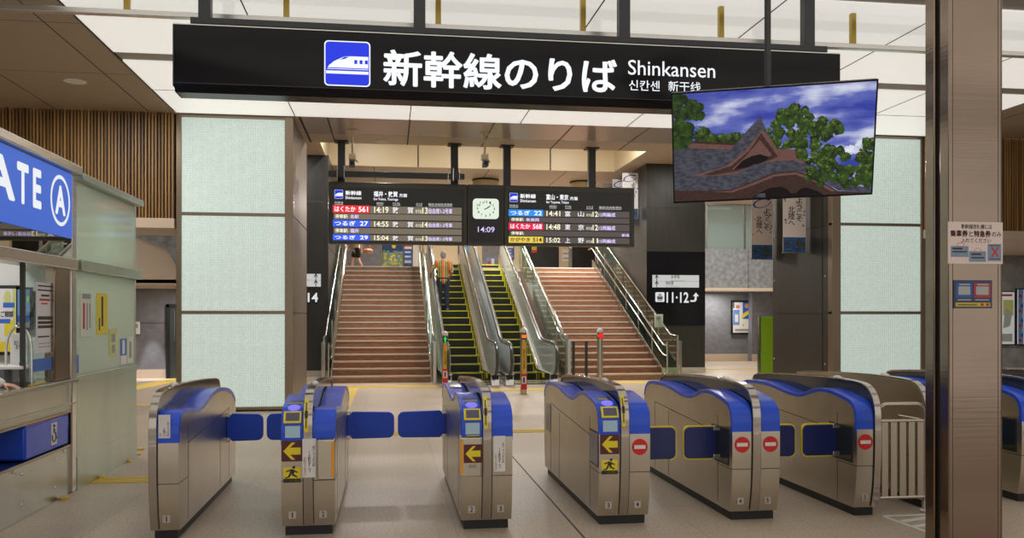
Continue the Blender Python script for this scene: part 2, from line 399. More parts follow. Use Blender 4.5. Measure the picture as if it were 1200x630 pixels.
# --- timber slat walls above the side corridors
def slatwall(name, xa, xb):
    mb = MB(); mb.box(xa, xb, 15.05, 15.2, 3.21, CEIL, 1)
    n = int((xb - xa) / .052)
    for k in range(n):
        x = xa + (k + .5) * (xb - xa) / n; mb.box(x - .015, x + .015, 15.0, 15.06, 3.21, CEIL, 0)
    mb.box(xa, xb, 14.99, 16.4, 3.05, 3.21, 2)
    struct(mb.build(name, ['slat', 'seam', 'beigeceil'], smooth=0))
slatwall('wall_left', -12, -3.5); slatwall('wall_right', 9.92, 18)
# --- left corridor
mb = MB(); mb.box(-12, -3.4, 20, 20.15, 2.32, 5.9); mb.box(-12, -3.4, 20, 23.6, 2.30, 2.4)
struct(mb.build('trim_corridor', 'beigeceil'))
a = [at(px, py, 19.9) for px, py in ((150, 262), (212, 262), (212, 322), (204, 306), (196, 292), (150, 273))]
struct(MB().prism(a, 'y', 19.9, 19.99).build('trim_slope', 'stone', smooth=0))
mb = MB(); mb.box(-12, -3.3, 23.5, 23.7, 0, 2.4, 0); mb.box(-12, -3.3, 23.46, 23.5, 0, .22, 1)
for z in (1.42,): mb.box(-12, -3.3, 23.495, 23.5, z - .008, z + .008, 2)
struct(mb.build('wall_corridor', ['darkstone', 'beigeceil', 'seam'], smooth=0))
dx0, dz1 = at(195, 357, 23.4); dx1 = -5.0
d1 = struct(box_('door_1', 'door', dx0 + .08, dx1, 23.38, 23.45, .02, dz1 - .06))
mb = MB(); mb.box(dx0, dx0 + .08, 23.34, 23.5, 0, dz1 + .02); mb.box(dx0, dx1, 23.34, 23.5, dz1 - .06, dz1 + .02); mb.build('door_frame', 'black', d1)
MB().tube([(dx0 + .22, 23.33, .95), (dx0 + .22, 23.33, 1.75)], .018).build('door_handle', 'chrome', d1)
# --- dark walls flanking the stairs
def darkwall(name, x0, x1, m):
    mb = MB(); mb.box(x0, x1, 23.5, 29.2, 0, SO, 0); mb.box(x0 - .01, x1 + .01, 23.47, 29.2, 0, .16, 1)
    for z in (1.32, 3.42, 4.62): mb.box(x0 - .003, x1 + .003, 23.497, 29.2, z - .01, z + .01, 2)
    for x in ((x0 + x1) / 2,): mb.box(x - .006, x + .006, 23.497, 23.5, .16, SO, 2)
    for y in (25.2, 27, 28.8): mb.box(x0 - .003, x1 + .003, y - .006, y + .006, .16, SO, 2)
    return struct(mb.build(name, [m, 'satin', 'seam'], smooth=0))
darkwall('wall_stair_right', 7.13, 8.83, 'darkpanel'); darkwall('wall_stair_left', -3.5, -1.57, 'panelblack')
box_('wall_sign_back', 'blackgloss', 7.13, 8.83, 23.485, 23.5, 1.34, 3.40).parent = bpy.data.objects['wall_stair_right']
# --- right far hall
mb = MB(); mb.box(8.8, 16, 28, 28.3, 2.52, 3.86, 0); mb.box(8.8, 16, 27.2, 28.3, 2.42, 2.52, 1)
mb.box(8.8, 16, 29.6, 29.8, 0, 2.5, 2); mb.box(8.8, 12.7, 29.56, 29.6, 0, .25, 1)
mb.box(12.7, 16, 29.2, 29.6, 0, 2.42, 2); mb.box(12.7, 16, 29.16, 29.2, 0, .25, 1); mb.box(8.8, 16, 36, 36.2, 3.8, SO, 3)
x = at(877, 260, 27.99)[0]; mb.box(x - .008, x + .008, 27.99, 28, 2.52, 3.86, 4)
struct(mb.build('wall_far_right', ['stone', 'beigeceil', 'darkstone', 'cream', 'seam'], smooth=0))
mb = MB(); mb.box(8.8, 16, 28.05, 28.08, 3.86, 5.35, 0)
for px in (828, 873): x = at(px, 260, 28)[0]; mb.box(x - .03, x + .03, 28.0, 28.1, 3.86, 5.35, 1)
mb.box(8.8, 16, 28.0, 28.1, 5.33, 5.38, 1)
struct(mb.build('window_1', ['darkglass', 'satin'], smooth=0))
struct(box_('wall_concrete_right', 'concrete', 9.95, 18, 21, 21.2, 0, 4.0))
struct(box_('ceiling_corridor_right', 'beigeceil', 9.95, 18, 16.4, 21, 3.2, 3.3))
struct(box_('wall_end_left', 'concrete', -12.2, -12, -4, 38, 0, 7)); struct(box_('wall_end_right', 'concrete', 18, 18.2, -4, 38, 0, 7))
# --- landing at the top of the stairs and its back wall
struct(box_('floor_landing', 'floor', -3.4, 8.75, 28.7, 37.8, 3.08, 3.2))
mb = MB(); mb.box(-3.5, 8.9, 37.8, 38, 3.2, SO, 0)
for px0, px1, k in ((396, 447, 1), (484, 490, 2), (565, 590, 1), (612, 655, 3), (668, 712, 3)):
    mb.box(at(px0, 290, 37.77)[0], at(px1, 290, 37.77)[0], 37.77, 37.8, 3.2, 5.6, k)
struct(mb.build('wall_landing', ['cream', 'darkstone', 'satin', 'black'], smooth=0))

# --- backlit columns
def lumcol(name, label, xa, xb, fa, fb):
    t = thing(name, label, 'column', ((fa + fb) / 2, 15.1, 0)); ox = -(fa + fb) / 2
    seams = [0.05, 1.66, 3.30, CEIL - .03]
    mb = MB(); mb.box(fa + .02, fb - .02, .06, 2.42, 0, CEIL, 0)
    sd = fb if name.endswith('left') else fa
    mb.xform(Matrix.Translation((ox, 0, 0))).build('core', 'panelblack', t)
    mb = MB()
    for a, b in ((fa, xa), (xb, fb)): mb.box(a, b, -.04, .12, 0, CEIL)
    for z in seams: mb.box(fa, fb, -.03, .10, z - .025, z + .025)
    mb.xform(Matrix.Translation((ox, 0, 0))).build('frame', 'brownframe', t, .004)
    for a, b in zip(seams, seams[1:]):
        MB().box(xa + .004, xb - .004, -.018, .055, a + .028, b - .028).xform(Matrix.Translation((ox, 0, 0))).build('glass_panel', 'lumglass', t)
    return t, ox
M['sidesteel'] = mat('dim_side_steel', (.25, .21, .175), .42, .7)
M['brownframe'] = mat('bronze_frame', (.30, .235, .17), .3, .8)
lx0, lx1 = at(213, 300, 15.1)[0], at(334, 300, 15.1)[0]
tL, ox = lumcol('luminous_column', 'tall backlit frosted glass column on the left, beside the ticket office', lx0, lx1, at(207, 300, 15.1)[0], at(344, 300, 15.1)[0])
fx = at(344, 300, 15.1)[0]
mb = MB()
for z0, z1 in ((.02, 1.64), (1.66, 3.28), (3.3, CEIL)): mb.box(fx - .02, fx - .004, .13, 2.44, z0, z1)
mb.xform(Matrix.Translation((ox, 0, 0))).build('side_cladding', 'sidesteel', tL)
rx0, rx1 = at(984, 300, 15.1)[0], at(1078, 300, 15.1)[0]
tR, ox = lumcol('luminous_column', 'tall backlit frosted glass column on the right, behind the hanging screen and steel pillar', rx0, rx1, at(974, 300, 15.1)[0], at(1086, 300, 15.1)[0])
fx = at(974, 300, 15.1)[0]
mb = MB()
for z0, z1 in ((.02, 1.64), (1.655, 3.28), (3.295, CEIL)):
    mb.box(fx - .0, fx + .018, .34, 2.46, z0, z1, 0); mb.box(fx + .006, fx + .018, .12, .32, z0, z1, 0)
for y in (.22, 2.38):
    for z in (.7, 2.35, 3.9): mb.ball((fx, y, z), .02)
for f in mb.bm.faces:
    if len(f.verts) == 3 or f.calc_area() < .002: f.material_index = 1
mb.xform(Matrix.Translation((ox, 0, 0))).build('side_cladding', ['darkpanel', 'chrome'], tR)

# --- glass smoke screen hanging from the ceiling
t = thing('smoke_screen', 'clear glass smoke screen hung below the ceiling with gold mullions and steel bottom rail', 'glass screen', (3, 9, CEIL))
T3 = Matrix.Translation((-3, -9, -CEIL))
MB().box(-9, 14, 8.995, 9.005, 4.60, CEIL).xform(T3).build('glass_pane', 'screenglass', t)
MB().box(-9, 14, 8.96, 9.04, 4.545, 4.60).xform(T3).build('bottom_rail', 'satin', t, .006)
for k in range(-4, 8):
    x = .51 + 1.525 * k; MB().box(x - .028, x + .028, 8.97, 9.03, 4.60, CEIL - .02).xform(T3).build('mullion', 'sash', t, .004)
# --- downlights (lens + trim ring) with their lamps
def downlight(x, y, z, r, power, label, spread=None, name='downlight'):
    t = thing(name, label, 'ceiling light', (x, y, z))
    MB().lathe([(r, -.001), (r * 1.18, -.001), (r * 1.2, -.012), (r, -.016)], seg=24).build('trim_ring', 'white', t)
    MB().lathe([(0, -.004), (r, -.004)], seg=24).build('lens', 'lamp', t)
    area('downlight_lamp', (x, y, z - .03), r * 1.8, power)
    return t
downlight(*at(88, 108, 13.2)[:1], 13.2, CEIL, .13, 60, 'round white recessed lamp in the brown ceiling at upper left')
for i, (x, y) in enumerate(((-5.45, 15.6), (-5.2, 22.3), (-4.75, 21.2))):
    downlight(x, y, (3.05, 2.30, 2.30)[i], .10, (20, 22, 22)[i], ('round lamp under the timber wall by the left column', 'small ceiling lamp close above the grey corridor wall', 'small ceiling lamp nearer the front of the corridor')[i])
for i, (px, y) in enumerate(((447, 16.85),)):
    downlight(at(px, 168, y)[0], y, CEIL - .004, .10, 25, 'small recessed lamp in the ceiling behind the first security camera')
for x, y, p in ((-.6, 21.5, 150), (2.6, 21.5, 150), (5.6, 21.5, 150)):  # well lamps out of view, added to light the stairs
    downlight(x, y, 7.0, .16, p, 'recessed lamp high in the ceiling well over the stairs').__setitem__('group', 'added lamps in the ceiling well')
for i, px in enumerate((569, 683)):
    x = at(px, 212, 27)[0]
    t = thing('drum_lamp', ('cream drum ceiling lamp with dark rim behind the station clock', 'cream drum ceiling lamp with dark rim behind the right departure board')[i], 'ceiling light', (x, 27, SO))
    MB().lathe([(.02, -.004), (.42, -.004), (.42, -.05), (.40, -.05), (.40, -.0501)], seg=32).build('rim', 'seam', t)
    MB().lathe([(.40, -.05), (.40, -.32), (.02, -.34)], seg=32).build('shade', 'cream', t)
    for dx in (-.12, .12): MB().box(dx - .09, dx + .09, -.08, .08, -.375, -.34).build('lamp', 'lamp', t)
    area('drum_lamp_light', (x, 27, SO - .42), .4, 180)
for x in (-.3, 2.7, 5.7): area('landing_fill', (x, 33, SO - .05), .4, 130)  # no fittings; lights added to brighten the landing
for x, y, z, p in ((10.6, 24.5, SO - .02, 260), (11.4, 28.8, 2.40, 45), (12, 33, SO - .02, 160), (8.6, 20.5, SO - .02, 90), (-2.6, 22.6, SO - .02, 45), (12.0, 19, 3.17, 50), (14.5, 19, 3.17, 30), (-7, 18, 3.9, 30)):
    area('hall_fill', (x, y, z), .3, p)  # bare lights added to brighten the far hall and corridors, no fittings
for px, py, y in ((840, 244, 31), (858, 240, 33)):
    x, z = at(px, py, y); t = thing('tube_lamp', ('long ceiling lamp seen over the frosted balustrade, nearer the dark wall', 'long ceiling lamp seen over the frosted balustrade, farther back')[y > 32], 'ceiling light', (x, y, z))
    MB().box(-.5, .5, -.1, .1, -.02, .02).build('diffuser', 'lamp', t); MB().box(-.53, .53, -.13, .13, .02, .06).build('housing', 'white', t)
l = bpy.data.lights.new('corridor_spot', 'SPOT'); l.energy = 300; l.spot_size = .62; l.spot_blend = .4; l.color = (.95, .95, 1)
o = bpy.data.objects.new('corridor_spot', l); COL.objects.link(o); o.location = (at(176, 340, 23.2)[0], 23.1, 2.28)
# --- tactile paving strips and floor markings
def tactile(label, x0, x1, y0, y1, along='x'):
    mb = MB(); mb.box(x0, x1, y0, y1, 0, .004)
    if along == 'x':
        for k in range(4): v = y0 + (k + .5) * (y1 - y0) / 4; mb.box(x0, x1, v - .018, v + .018, .004, .008)
    else:
        for k in range(4): v = x0 + (k + .5) * (x1 - x0) / 4; mb.box(v - .018, v + .018, y0, y1, .004, .008)
    o = mb.build('tactile_strip', 'tactile', smooth=0); tag(o, label, 'tactile paving')
tactile('yellow tactile paving strip running across in front of the left stairs', -1.3, 1.1, 19.6, 20.2)
tactile('yellow tactile paving strip running across in front of the escalators', 1.2, 4.2, 18.4, 18.9)
tactile('yellow tactile paving strip in front of the right stairs', 4.5, 7.0, 20.0, 20.6)
tactile('yellow tactile paving strip leading away from the gates towards the left stairs', -.96, -.66, 12.1, 19.6, 'y')
tactile('yellow tactile paving strip running across just behind the ticket gates', -.96, 4.2, 11.8, 12.1)
tactile('short yellow tactile strip on the floor beside the ticket office', -2.82, -2.28, 8.78, 9.08)
o = MB().prism([(-5.9, 19.2), (-5.45, 19.2), (-5.0, 23.2), (-5.45, 23.2)], 'z', 0, .005).build('tactile_strip', 'tactile', smooth=0); tag(o, 'yellow tactile strip slanting towards the dark corridor door', 'tactile paving')
o = box_('tactile_strip', 'tactile', -5.0, -3.9, 16.3, 16.55, 0, .005); tag(o, 'yellow tactile strip at the corridor mouth behind the ticket office', 'tactile paving')
tactile('yellow tactile strip across the far hall beyond the right dark wall', 9.3, 13.5, 25.0, 25.3)
o = MB(); W1 = [(3.93, 6.52), (4.40, 6.40), (4.36, 5.6), (3.9, 5.7)]
for k in range(5): y = 6.36 - k * .17; o.prism([(3.96 + .0 * k, y - .10), (4.34, y + .02), (4.34, y + .08), (3.96, y - .04)], 'z', 0, .003)
o.prism([(3.90, 6.46), (3.93, 6.46), (3.99, 5.6), (3.96, 5.6)], 'z', 0, .003); o.prism([(3.92, 6.46), (4.36, 6.46), (4.36, 6.49), (3.92, 6.49)], 'z', 0, .003)
tag(o.build('floor_marking', 'white', smooth=0), 'white hatched marking on the floor before the folding side fence', 'floor marking')
mb = MB(); mb.box(1.392, 1.408, 3, 15, 0, .001)
struct(mb.build('trim_floor_joint', 'seam'))
# ================================================================== TICKET GATES
PROF = catmull([(.055, .07), (.018, .25), (.0, .50), (.0, .72), (.004, .80), (.03, .875), (.11, .93), (.29, .965), (.48, .985), (.66, .975), (.84, .93), (1.0, .902), (1.2, .905), (1.42, .93), (1.65, .95), (2.0, .95), (2.2, .93), (2.31, .87), (2.35, .78), (2.35, .5), (2.33, .25), (2.30, .07)], 8)
PROF2 = catmull([(.055, .07), (.018, .25), (.0, .50), (.0, .72), (.004, .79), (.03, .862), (.12, .918), (.3, .915), (.5, .892), (.71, .878), (.95, .905), (1.18, .948), (1.38, .966), (1.62, .962), (1.9, .935), (2.1, .895), (2.25, .84), (2.33, .76), (2.35, .5), (2.33, .25), (2.30, .07)], 8)
RIM = catmull([(.045, .08), (.008, .25), (-.012, .50), (-.012, .74), (-.006, .86), (.03, .955), (.10, 1.02), (.22, 1.052), (.5, 1.062), (.9, 1.06), (1.5, 1.04), (2.05, 1.01), (2.27, .985), (2.335, .93), (2.35, .84)], 8)
def arclen_at(c, test):
    s = 0
    for a, b in zip(c, c[1:]):
        if test(b): return s
        s += math.hypot(b[0] - a[0], b[1] - a[1])
    return s
S72 = arclen_at(PROF, lambda p: p[1] >= .72)
SEND = arclen_at(PROF, lambda p: p[0] > 2.3 and p[1] <= .80)
STOT = arclen_at(PROF, lambda p: False)
def body_poly(pr=PROF):
    se = arclen_at(pr, lambda p: p[0] > 2.3 and p[1] <= .765); f = sub(pr, 0, S72); inn = offset(sub(pr, S72, se), -.034); r = sub(pr, se, 99)
    return f + inn + r
def deck_poly(pr=PROF): c = sub(pr, S72, arclen_at(pr, lambda p: p[0] > 2.3 and p[1] <= .765)); return c + offset(c, -.034)[::-1]
def patch(s0, s1, x0, x1, lift, name, m, parent, th=.004):
    c = sub(PROF, S72 + s0, S72 + s1); a = offset(c, lift); b = offset(c, lift - th)
    return MB().prism(a + b[::-1], 'x', x0, x1).build(name, m, parent)
def front_y(z): return min(PROF[:60], key=lambda p: abs(p[1] - z))[0]
def sticker(parent, x0, x1, z0, z1, name, m, th=.003):
    y = min(front_y(z0), front_y(z1), front_y((z0 + z1) / 2)); return box_(name, m, x0, x1, y - th, y + .002, z0, z1, parent), y - th
def arrow_sign(p, xc, zc, s=.075, dy=0):
    y = front_y(zc) + dy; o = MB().prism(rrect(xc - s, xc + s, zc - s, zc + s, .006), 'y', y - .004, y + .001).build('arrow_plate', 'maroon', p, smooth=0)
    a = s * .82; b = s * .34
    shapes([([(xc - a, zc), (xc - .05 * a, zc + a), (xc + .38 * a, zc + a), (xc - .22 * a, zc + b), (xc + a, zc + b), (xc + a, zc - b), (xc - .22 * a, zc - b), (xc + .38 * a, zc - a), (xc - .05 * a, zc - a)], 0)], y - .004, .001, ['yellow'], o, 'arrow')
def picto(p, xc, zc):
    y = front_y(zc); s = .062; o = box_('warning_sticker', 'yellow', xc - s, xc + s, y - .003, y + .002, zc - .055, zc + .075, p)
    P = [(disc(xc + .012, zc + .055, .011, 12), 0), ([(xc - .01, zc + .045), (xc + .02, zc + .035), (xc + .012, zc + .0), (xc - .018, zc + .012)], 0),
         ([(xc - .015, zc + .04), (xc - .045, zc + .028), (xc - .04, zc + .02), (xc - .012, zc + .03)], 0), ([(xc + .015, zc + .036), (xc + .042, zc + .02), (xc + .036, zc + .013), (xc + .012, zc + .026)], 0),
         ([(xc + .008, zc + .008), (xc + .04, zc - .012), (xc + .034, zc - .02), (xc - .004, zc - .002)], 0), ([(xc - .018, zc + .012), (xc - .03, zc - .012), (xc - .05, zc - .016), (xc - .048, zc - .024), (xc - .022, zc - .02), (xc - .004, zc + .002)], 0),
         (rect(xc - s, xc + s, zc - .055, zc - .026), 0)]
    shapes(P, y - .003, .0008, ['ink'], o, 'pictogram'); text('注意', xc - .03, xc + .05, zc - .051, zc - .031, y - .0055, 'yellow', o)
def noentry(p, xc, zc):
    y = front_y(zc); o = MB().prism(disc(xc, zc, .062, 32), 'y', y - .004, y + .002).build('no_entry_sign', 'signred', p, smooth=0)
    shapes([(rect(xc - .044, xc + .044, zc - .014, zc + .014), 0)], y - .004, .001, ['white'], o, 'white_bar')
M['signred'] = mat('no_entry_red', (.66, .015, .02), .35)
def notice(p, x0, x1, z0, z1, dy):
    o, y = sticker(p, x0, x1, z0, z1, 'notice', 'paper'); o.location.y += dy; h = z1 - z0
    for i, (s, m) in enumerate((('き\nっ\nぷ\nは', 'red'), ('１\n枚\nず\nつ', 'red'), ('入\nれ\nて\nく\nだ\nさ\nい', 'red'))):
        w_ = (x1 - x0) / 3.6; xr = x1 - .006 - i * w_ * 1.15; t0 = z1 - .05 - i * .04
        text(s, xr - w_ * .8, xr, max(z0 + .012, t0 - (.15 if i < 2 else .2)), t0, y - .0006, m, o)
def number(p, xc, zc, s):
    o, y = sticker(p, xc - .026, xc + .026, zc - .026, zc + .026, 'number_plate', 'numplate'); ww = .004 if s == '1' else .010; text(s, xc - ww, xc + ww, zc - .018, zc + .018, y - .0006, 'ink', o)
M['numplate'] = mat('number_plate_grey', (.50, .47, .43), .4, .3)
def reader(p, x0, x1):
    w_ = x1 - x0; a = x0 + w_ * .17; b = x1 - w_ * .13
    r = patch(.012, .50, x0 + .014, x1 - .008, .003, 'reader_panel', 'blue', p, .008)
    patch(.022, .105, a, b, .006, 'display', 'readerlcd', r, .006)
    s = patch(.125, .205, a - .012, b + .008, .022, 'ticket_slot', 'yellow', r, .022); patch(.140, .192, a + .004, b - .004, .024, 'slot_mouth', 'slotdark', s, .004)
    c = sub(PROF, S72 + .225, S72 + .30); P0, P1 = c[0], c[-1]; mid = ((P0[0] + P1[0]) / 2, (P0[1] + P1[1]) / 2); an = math.atan2(P1[1] - P0[1], P1[0] - P0[0])
    mb = MB().lathe([(0, .012), (.042, .011), (.05, .0), (.05, -.02)], seg=24); mb.xform(Matrix.Translation(((a + b) / 2, mid[0], mid[1] + .004)) @ Matrix.Rotation(an, 4, 'X') @ Matrix.Diagonal((.95, .8, 1, 1)))
    mb.build('card_reader', 'iconviolet', r)
    patch(.325, .42, a, b, .006, 'reader_window', 'windowblue', r, .006)
M['slotdark'] = mat('slot_grey', (.10, .10, .16), .3)
def flap_outline(xh, sgn, L, zc, h):
    pts = [(0, -.42 * h), (.035, -.42 * h), (.05, -.5 * h)]
    for cz, a0 in ((-.485 * h + .06, -90), (.47 * h - .06, 0)): pts += [(L - .055 + .055 * math.cos(math.radians(a0 + 90 * k / 6)), cz + .06 * math.sin(math.radians(a0 + 90 * k / 6))) for k in range(7)]
    pts += [(.05, .5 * h), (.035, .42 * h), (0, .42 * h)]
    return [(xh + sgn * a, zc + b) for a, b in pts]
def flap(p, xh, sgn, length, y, navy):
    zc, h = .575, .255
    t = MB().prism(flap_outline(xh, sgn, length, zc, h) if not navy else rrect(min(xh, xh + sgn * length), max(xh, xh + sgn * length), zc - h / 2, zc + h / 2, .045), 'y', y - .016, y + .016).build('flap', 'navy' if navy else 'flapblue', p, .006)
    if navy:
        e = xh + sgn * length
        out = rrect(min(xh, e) - .006, max(xh, e) + .006, zc - h / 2 - .008, zc + h / 2 + .010, .048); inn = rrect(min(xh, e), max(xh, e), zc - h / 2, zc + h / 2, .045)
        mb = MB(); n = len(out)
        xm_ = (xh + e) / 2
        for i in range(n):
            j = (i + 1) % n
            if (out[i][0] - xm_) * sgn < length * .30 and (out[i][1] < zc or out[j][1] < zc): continue
            v = [(out[i][0], y - .014, out[i][1]), (out[j][0], y - .014, out[j][1]), (inn[j][0], y - .014, inn[j][1]), (inn[i][0], y - .014, inn[i][1])]
            mb.face(v); mb.face([(a, y + .014, c) for a, b, c in v]); mb.face([v[0], v[1], (out[j][0], y + .014, out[j][1]), (out[i][0], y + .014, out[i][1])])
        mb.build('edge_trim', 'yellow', t)
    mb = MB()
    for z in (zc - h / 2 + .012, zc + h / 2 - .012): mb.box(xh, xh + sgn * .034, y - .022, y + .022, z - .020, z + .020)
    mb.build('hinge', 'satin', t, .003)
def gate(label, x0, x1, left, right, flaps=(), nums=('', ''), y=6.45):
    """left/right: None or dict(front='reader'|'smooth', sign=...)."""
    xc = (x0 + x1) / 2; t = thing('ticket_gate', label, 'ticket gate', (xc, y, 0), 0, 'automatic ticket gates'); w_ = (x1 - x0) / 2; H_ = .033
    single = 'L' if right is None else ('R' if left is None else None)
    dv = (-H_, H_) if single is None else ((w_ - .055, w_) if single == 'L' else (-w_, -w_ + .055))
    mb = MB(); mid_ = 0 if single is None else (w_ if single == 'L' else -w_)
    if left: mb.prism(body_poly(), 'x', -w_, mid_, 0)
    if right: mb.prism(body_poly(PROF2 if right.get('low') else PROF), 'x', mid_, w_, 0)
    zs = front_y(.41) - .0015
    mb.box(-w_ - .001, w_ + .001, zs, zs + .02, .406, .411, 1)
    for x in (dv[0] - .004, dv[1] + .004):
        if abs(x) < w_: mb.prism(offset(sub(PROF, .01, S72), .0015) + offset(sub(PROF, .01, S72), -.01)[::-1], 'x', x - .003, x + .003, 1)
    for sx in (-w_, w_):
        e = .0012 * (1 if sx > 0 else -1)
        for a, b in (((.30, .09), (.303, .80)), ((1.55, .09), (1.553, .70)), ((1.98, .09), (1.983, .74))): mb.box(sx, sx + e, a[0], a[0] + .006, a[1], b[1], 1)
        mb.prism([(.30, .655), (2.0, .74), (2.0, .746), (.30, .661)], 'x', min(sx, sx + e), max(sx, sx + e), 1)
        mb.box(sx, sx + e, .0, .30, .406, .411, 1)
    mb.build('body', ['steel', 'seam'], t)
    MB().prism([(.075, 0), (2.27, 0), (2.27, .075), (.075, .075)], 'x', -w_ + .022, w_ - .022).build('plinth', 'black', t)
    for k, side_ in ((-1, left), (1, right)):
        if side_ is None: continue
        a, b = (-w_ - .003, dv[0]) if k < 0 else (dv[1], w_ + .003)
        MB().prism(deck_poly(PROF2 if side_.get('low') else PROF), 'x', a, b).build('deck', 'blue', t, .004)
        lo, hi = a + .006, b - .004
        if side_['front'] == 'reader': reader(t, lo, hi)
        if side_.get('rear'): patch(1.72, 2.05, lo + .02, hi - .02, .004, 'exit_reader_panel', 'exitreader', t, .006)
        m = (a + b) / 2; sg = side_.get('sign', '')
        if 'arrow' in sg: arrow_sign(t, m, .625)
        if 'picto' in sg: picto(t, m, .452)
        if 'noentry' in sg: noentry(t, m, .60)
        if 'box_arrow' in sg: pass
        if 'notice' in sg: notice(t, *side_['nx'], *side_['nz'], side_.get('ndy', 0))
        if 'ticketbox' in sg:
            bx0, bx1 = side_['bx']; bz0, bz1 = side_['bz']
            bo = MB().prism([(-.05, bz0), (.05, bz0), (.05, bz1 + .012), (-.01, bz1 + .012), (-.05, bz1)], 'x', bx0, bx1).build('ticket_box', 'steel', t, .006)
            s_ = side_['slot']; xs = bx0 if s_ < 0 else bx1
            MB().box(xs - .022 if s_ > 0 else xs, xs + (.0 if s_ > 0 else .022), -.054, -.045, bz0 + .02, bz1 - .01).build('orange_slot', 'orange', bo)
            if side_.get('boxarrow'):
                arrow_sign(bo, (bx0 + bx1) / 2 + .016, bz0 + .17, .068, -.05)
                MB().box(bx0 + .05, bx1 - .01, -.042, -.006, bz1 + .011, bz1 + .014).build('yellow_label', 'yellow', bo)
                MB().box(bx0 + .06, bx0 + .12, -.053, -.05, bz0 + .065, bz0 + .088).build('coin_plate', 'grey', bo)
        if side_.get('window'):
            sx = -w_ if k < 0 else w_; e = .004 * k
            MB().box(sx, sx + e * .6, .02, .31, .445, .712).build('window_frame', 'seam', t)
            MB().box(sx, sx + e, .03, .30, .455, .702).build('sensor_window', 'windowblue', t)
            MB().box(sx, sx + e, 1.98, 2.24, .455, .72).build('sensor_window', 'windowblue', t)
        if side_.get('recess'):
            sx = -w_ if k < 0 else w_; e = .004 * k
            MB().box(sx, sx + e * .6, .06, .44, .425, .715).build('window_frame', 'seam', t); MB().box(sx, sx + e, .075, .43, .438, .70).build('flap_recess', 'smoke', t)
    # central divider
    c = sub(RIM, arclen_at(RIM, lambda p: p[1] >= .70), 99)
    if single is None: MB().prism(offset(c, -.008) + [(2.3, .80), (2.0, .85), (1.1, .85), (.3, .85), (.06, .72)], 'x', -.024, .024).build('divider', 'smoke', t)
    else:
        a, b = dv; out = .0 ; inn = (a, a + .02) if single == 'L' else (b - .02, b); oth = (a + .02, b + .003) if single == 'L' else (a - .003, b - .02)
        pl = offset(c, -.008) + [(2.3, .80), (2.0, .85), (1.1, .85), (.3, .85), (.06, .72)]
        MB().prism(pl, 'x', *inn).build('divider', 'smoke', t)
        MB().prism(offset(c, -.008) + [(2.33, .60), (.02, .60)], 'x', *oth).build('outer_panel', 'steel', t)
    fr = sub(RIM, 0, 99)
    MB().prism(offset(fr, .006) + offset(fr, -.014)[::-1], 'x', dv[0], dv[1]).build('rim', 'rim', t, .003)
    xm = (dv[0] + dv[1]) / 2
    MB().ball((xm, .62, 1.066), (.028, .07, .022)).build('indicator_lamp', 'clearlamp', t)
    if (left and left['front'] == 'reader'):
        q = sub(RIM, arclen_at(RIM, lambda p: p[1] >= .77), arclen_at(RIM, lambda p: p[1] >= .995))
        o = MB().prism(offset(q, .0075) + offset(q, .004)[::-1], 'x', dv[0] + .008, dv[0] + .034).build('tape_label', 'yellow', t)
        mid = q[len(q) // 2]; MB().prism(offset(q[len(q) // 2 - 2:len(q) // 2 + 3], .0082) + offset(q[len(q) // 2 - 2:len(q) // 2 + 3], .006)[::-1], 'x', dv[0] + .010, dv[0] + .032).build('black_mark', 'ink', o)
        for a_, b_ in ((.12, .42), (.6, .9)):
            qq = sub(q, .24 * a_, .24 * b_); MB().prism(offset(qq, .0082) + offset(qq, .006)[::-1], 'x', dv[0] + .016, dv[0] + .024).build('print_line', 'ink', o)
    for k, (n_, sd) in enumerate(zip(nums, (left, right))):
        if n_: number(t, (-.6 if k == 0 else .55) * w_ if single is None else (-.015 if single == 'L' else .012), .155, n_)
    for sgn, ln, yy, nv in flaps: flap(t, sgn * w_, sgn, ln, yy, nv)
    return t
M['exitreader'] = mat('exit_reader_glass', (.10, .16, .34), .15, spec=.6)
REAR = 1.86
gate('single steel ticket gate numbered 1, leftmost of the row, next to the ticket office', -1.675, -1.475, None, dict(front='smooth', low=True, sign='notice', nx=(-.035, .045), nz=(.735, .9)), [(1, .33, REAR, False)], ('', '1'))
gate('ticket gate numbered 1 and 2 with yellow arrow, nearest the left stairs', -.765, -.385, dict(front='reader', sign='arrow picto'), dict(front='smooth', low=True, sign='notice ticketbox', nx=(-.038, .058), nz=(.435, .715), ndy=-.0215, bx=(.07, .19), bz=(.42, .705), slot=1), [(-1, .35, REAR, False), (1, .44, REAR, False)], ('1', '2'))
gate('ticket gate numbered 2 and 3 with an arrow on its projecting ticket box', .54, .92, dict(front='reader', sign='ticketbox', bx=(-.205, -.05), bz=(.415, .70), slot=-1, boxarrow=True, rear=True), dict(front='smooth', sign='notice', nx=(.05, .135), nz=(.44, .705), rear=True), [(-1, .45, REAR, False)], ('2', '3'))
gate('ticket gate numbered 3 and 4 with one yellow arrow and one no entry disc', 1.585, 1.985, dict(front='reader', sign='arrow picto', window=True, rear=True), dict(front='smooth', sign='noentry'), [(1, .31, .33, True)], ('3', '4'))
gate('ticket gate numbered 4 and 5 with two red no entry discs', 2.645, 3.035, dict(front='smooth', sign='noentry', recess=True), dict(front='smooth', sign='noentry'), [(-1, .28, .33, True), (1, .28, .33, True)], ('4', '5'))
gate('single ticket gate with one no entry disc, next to the folding fence', 3.68, 3.88, dict(front='smooth', sign='noentry', recess=True), None, [(-1, .30, .33, True)], ('5', ''))
gate('plain steel sided ticket gate just behind the steel pillar', 4.39, 4.60, None, dict(front='smooth'), (), ('', ''), 6.65)
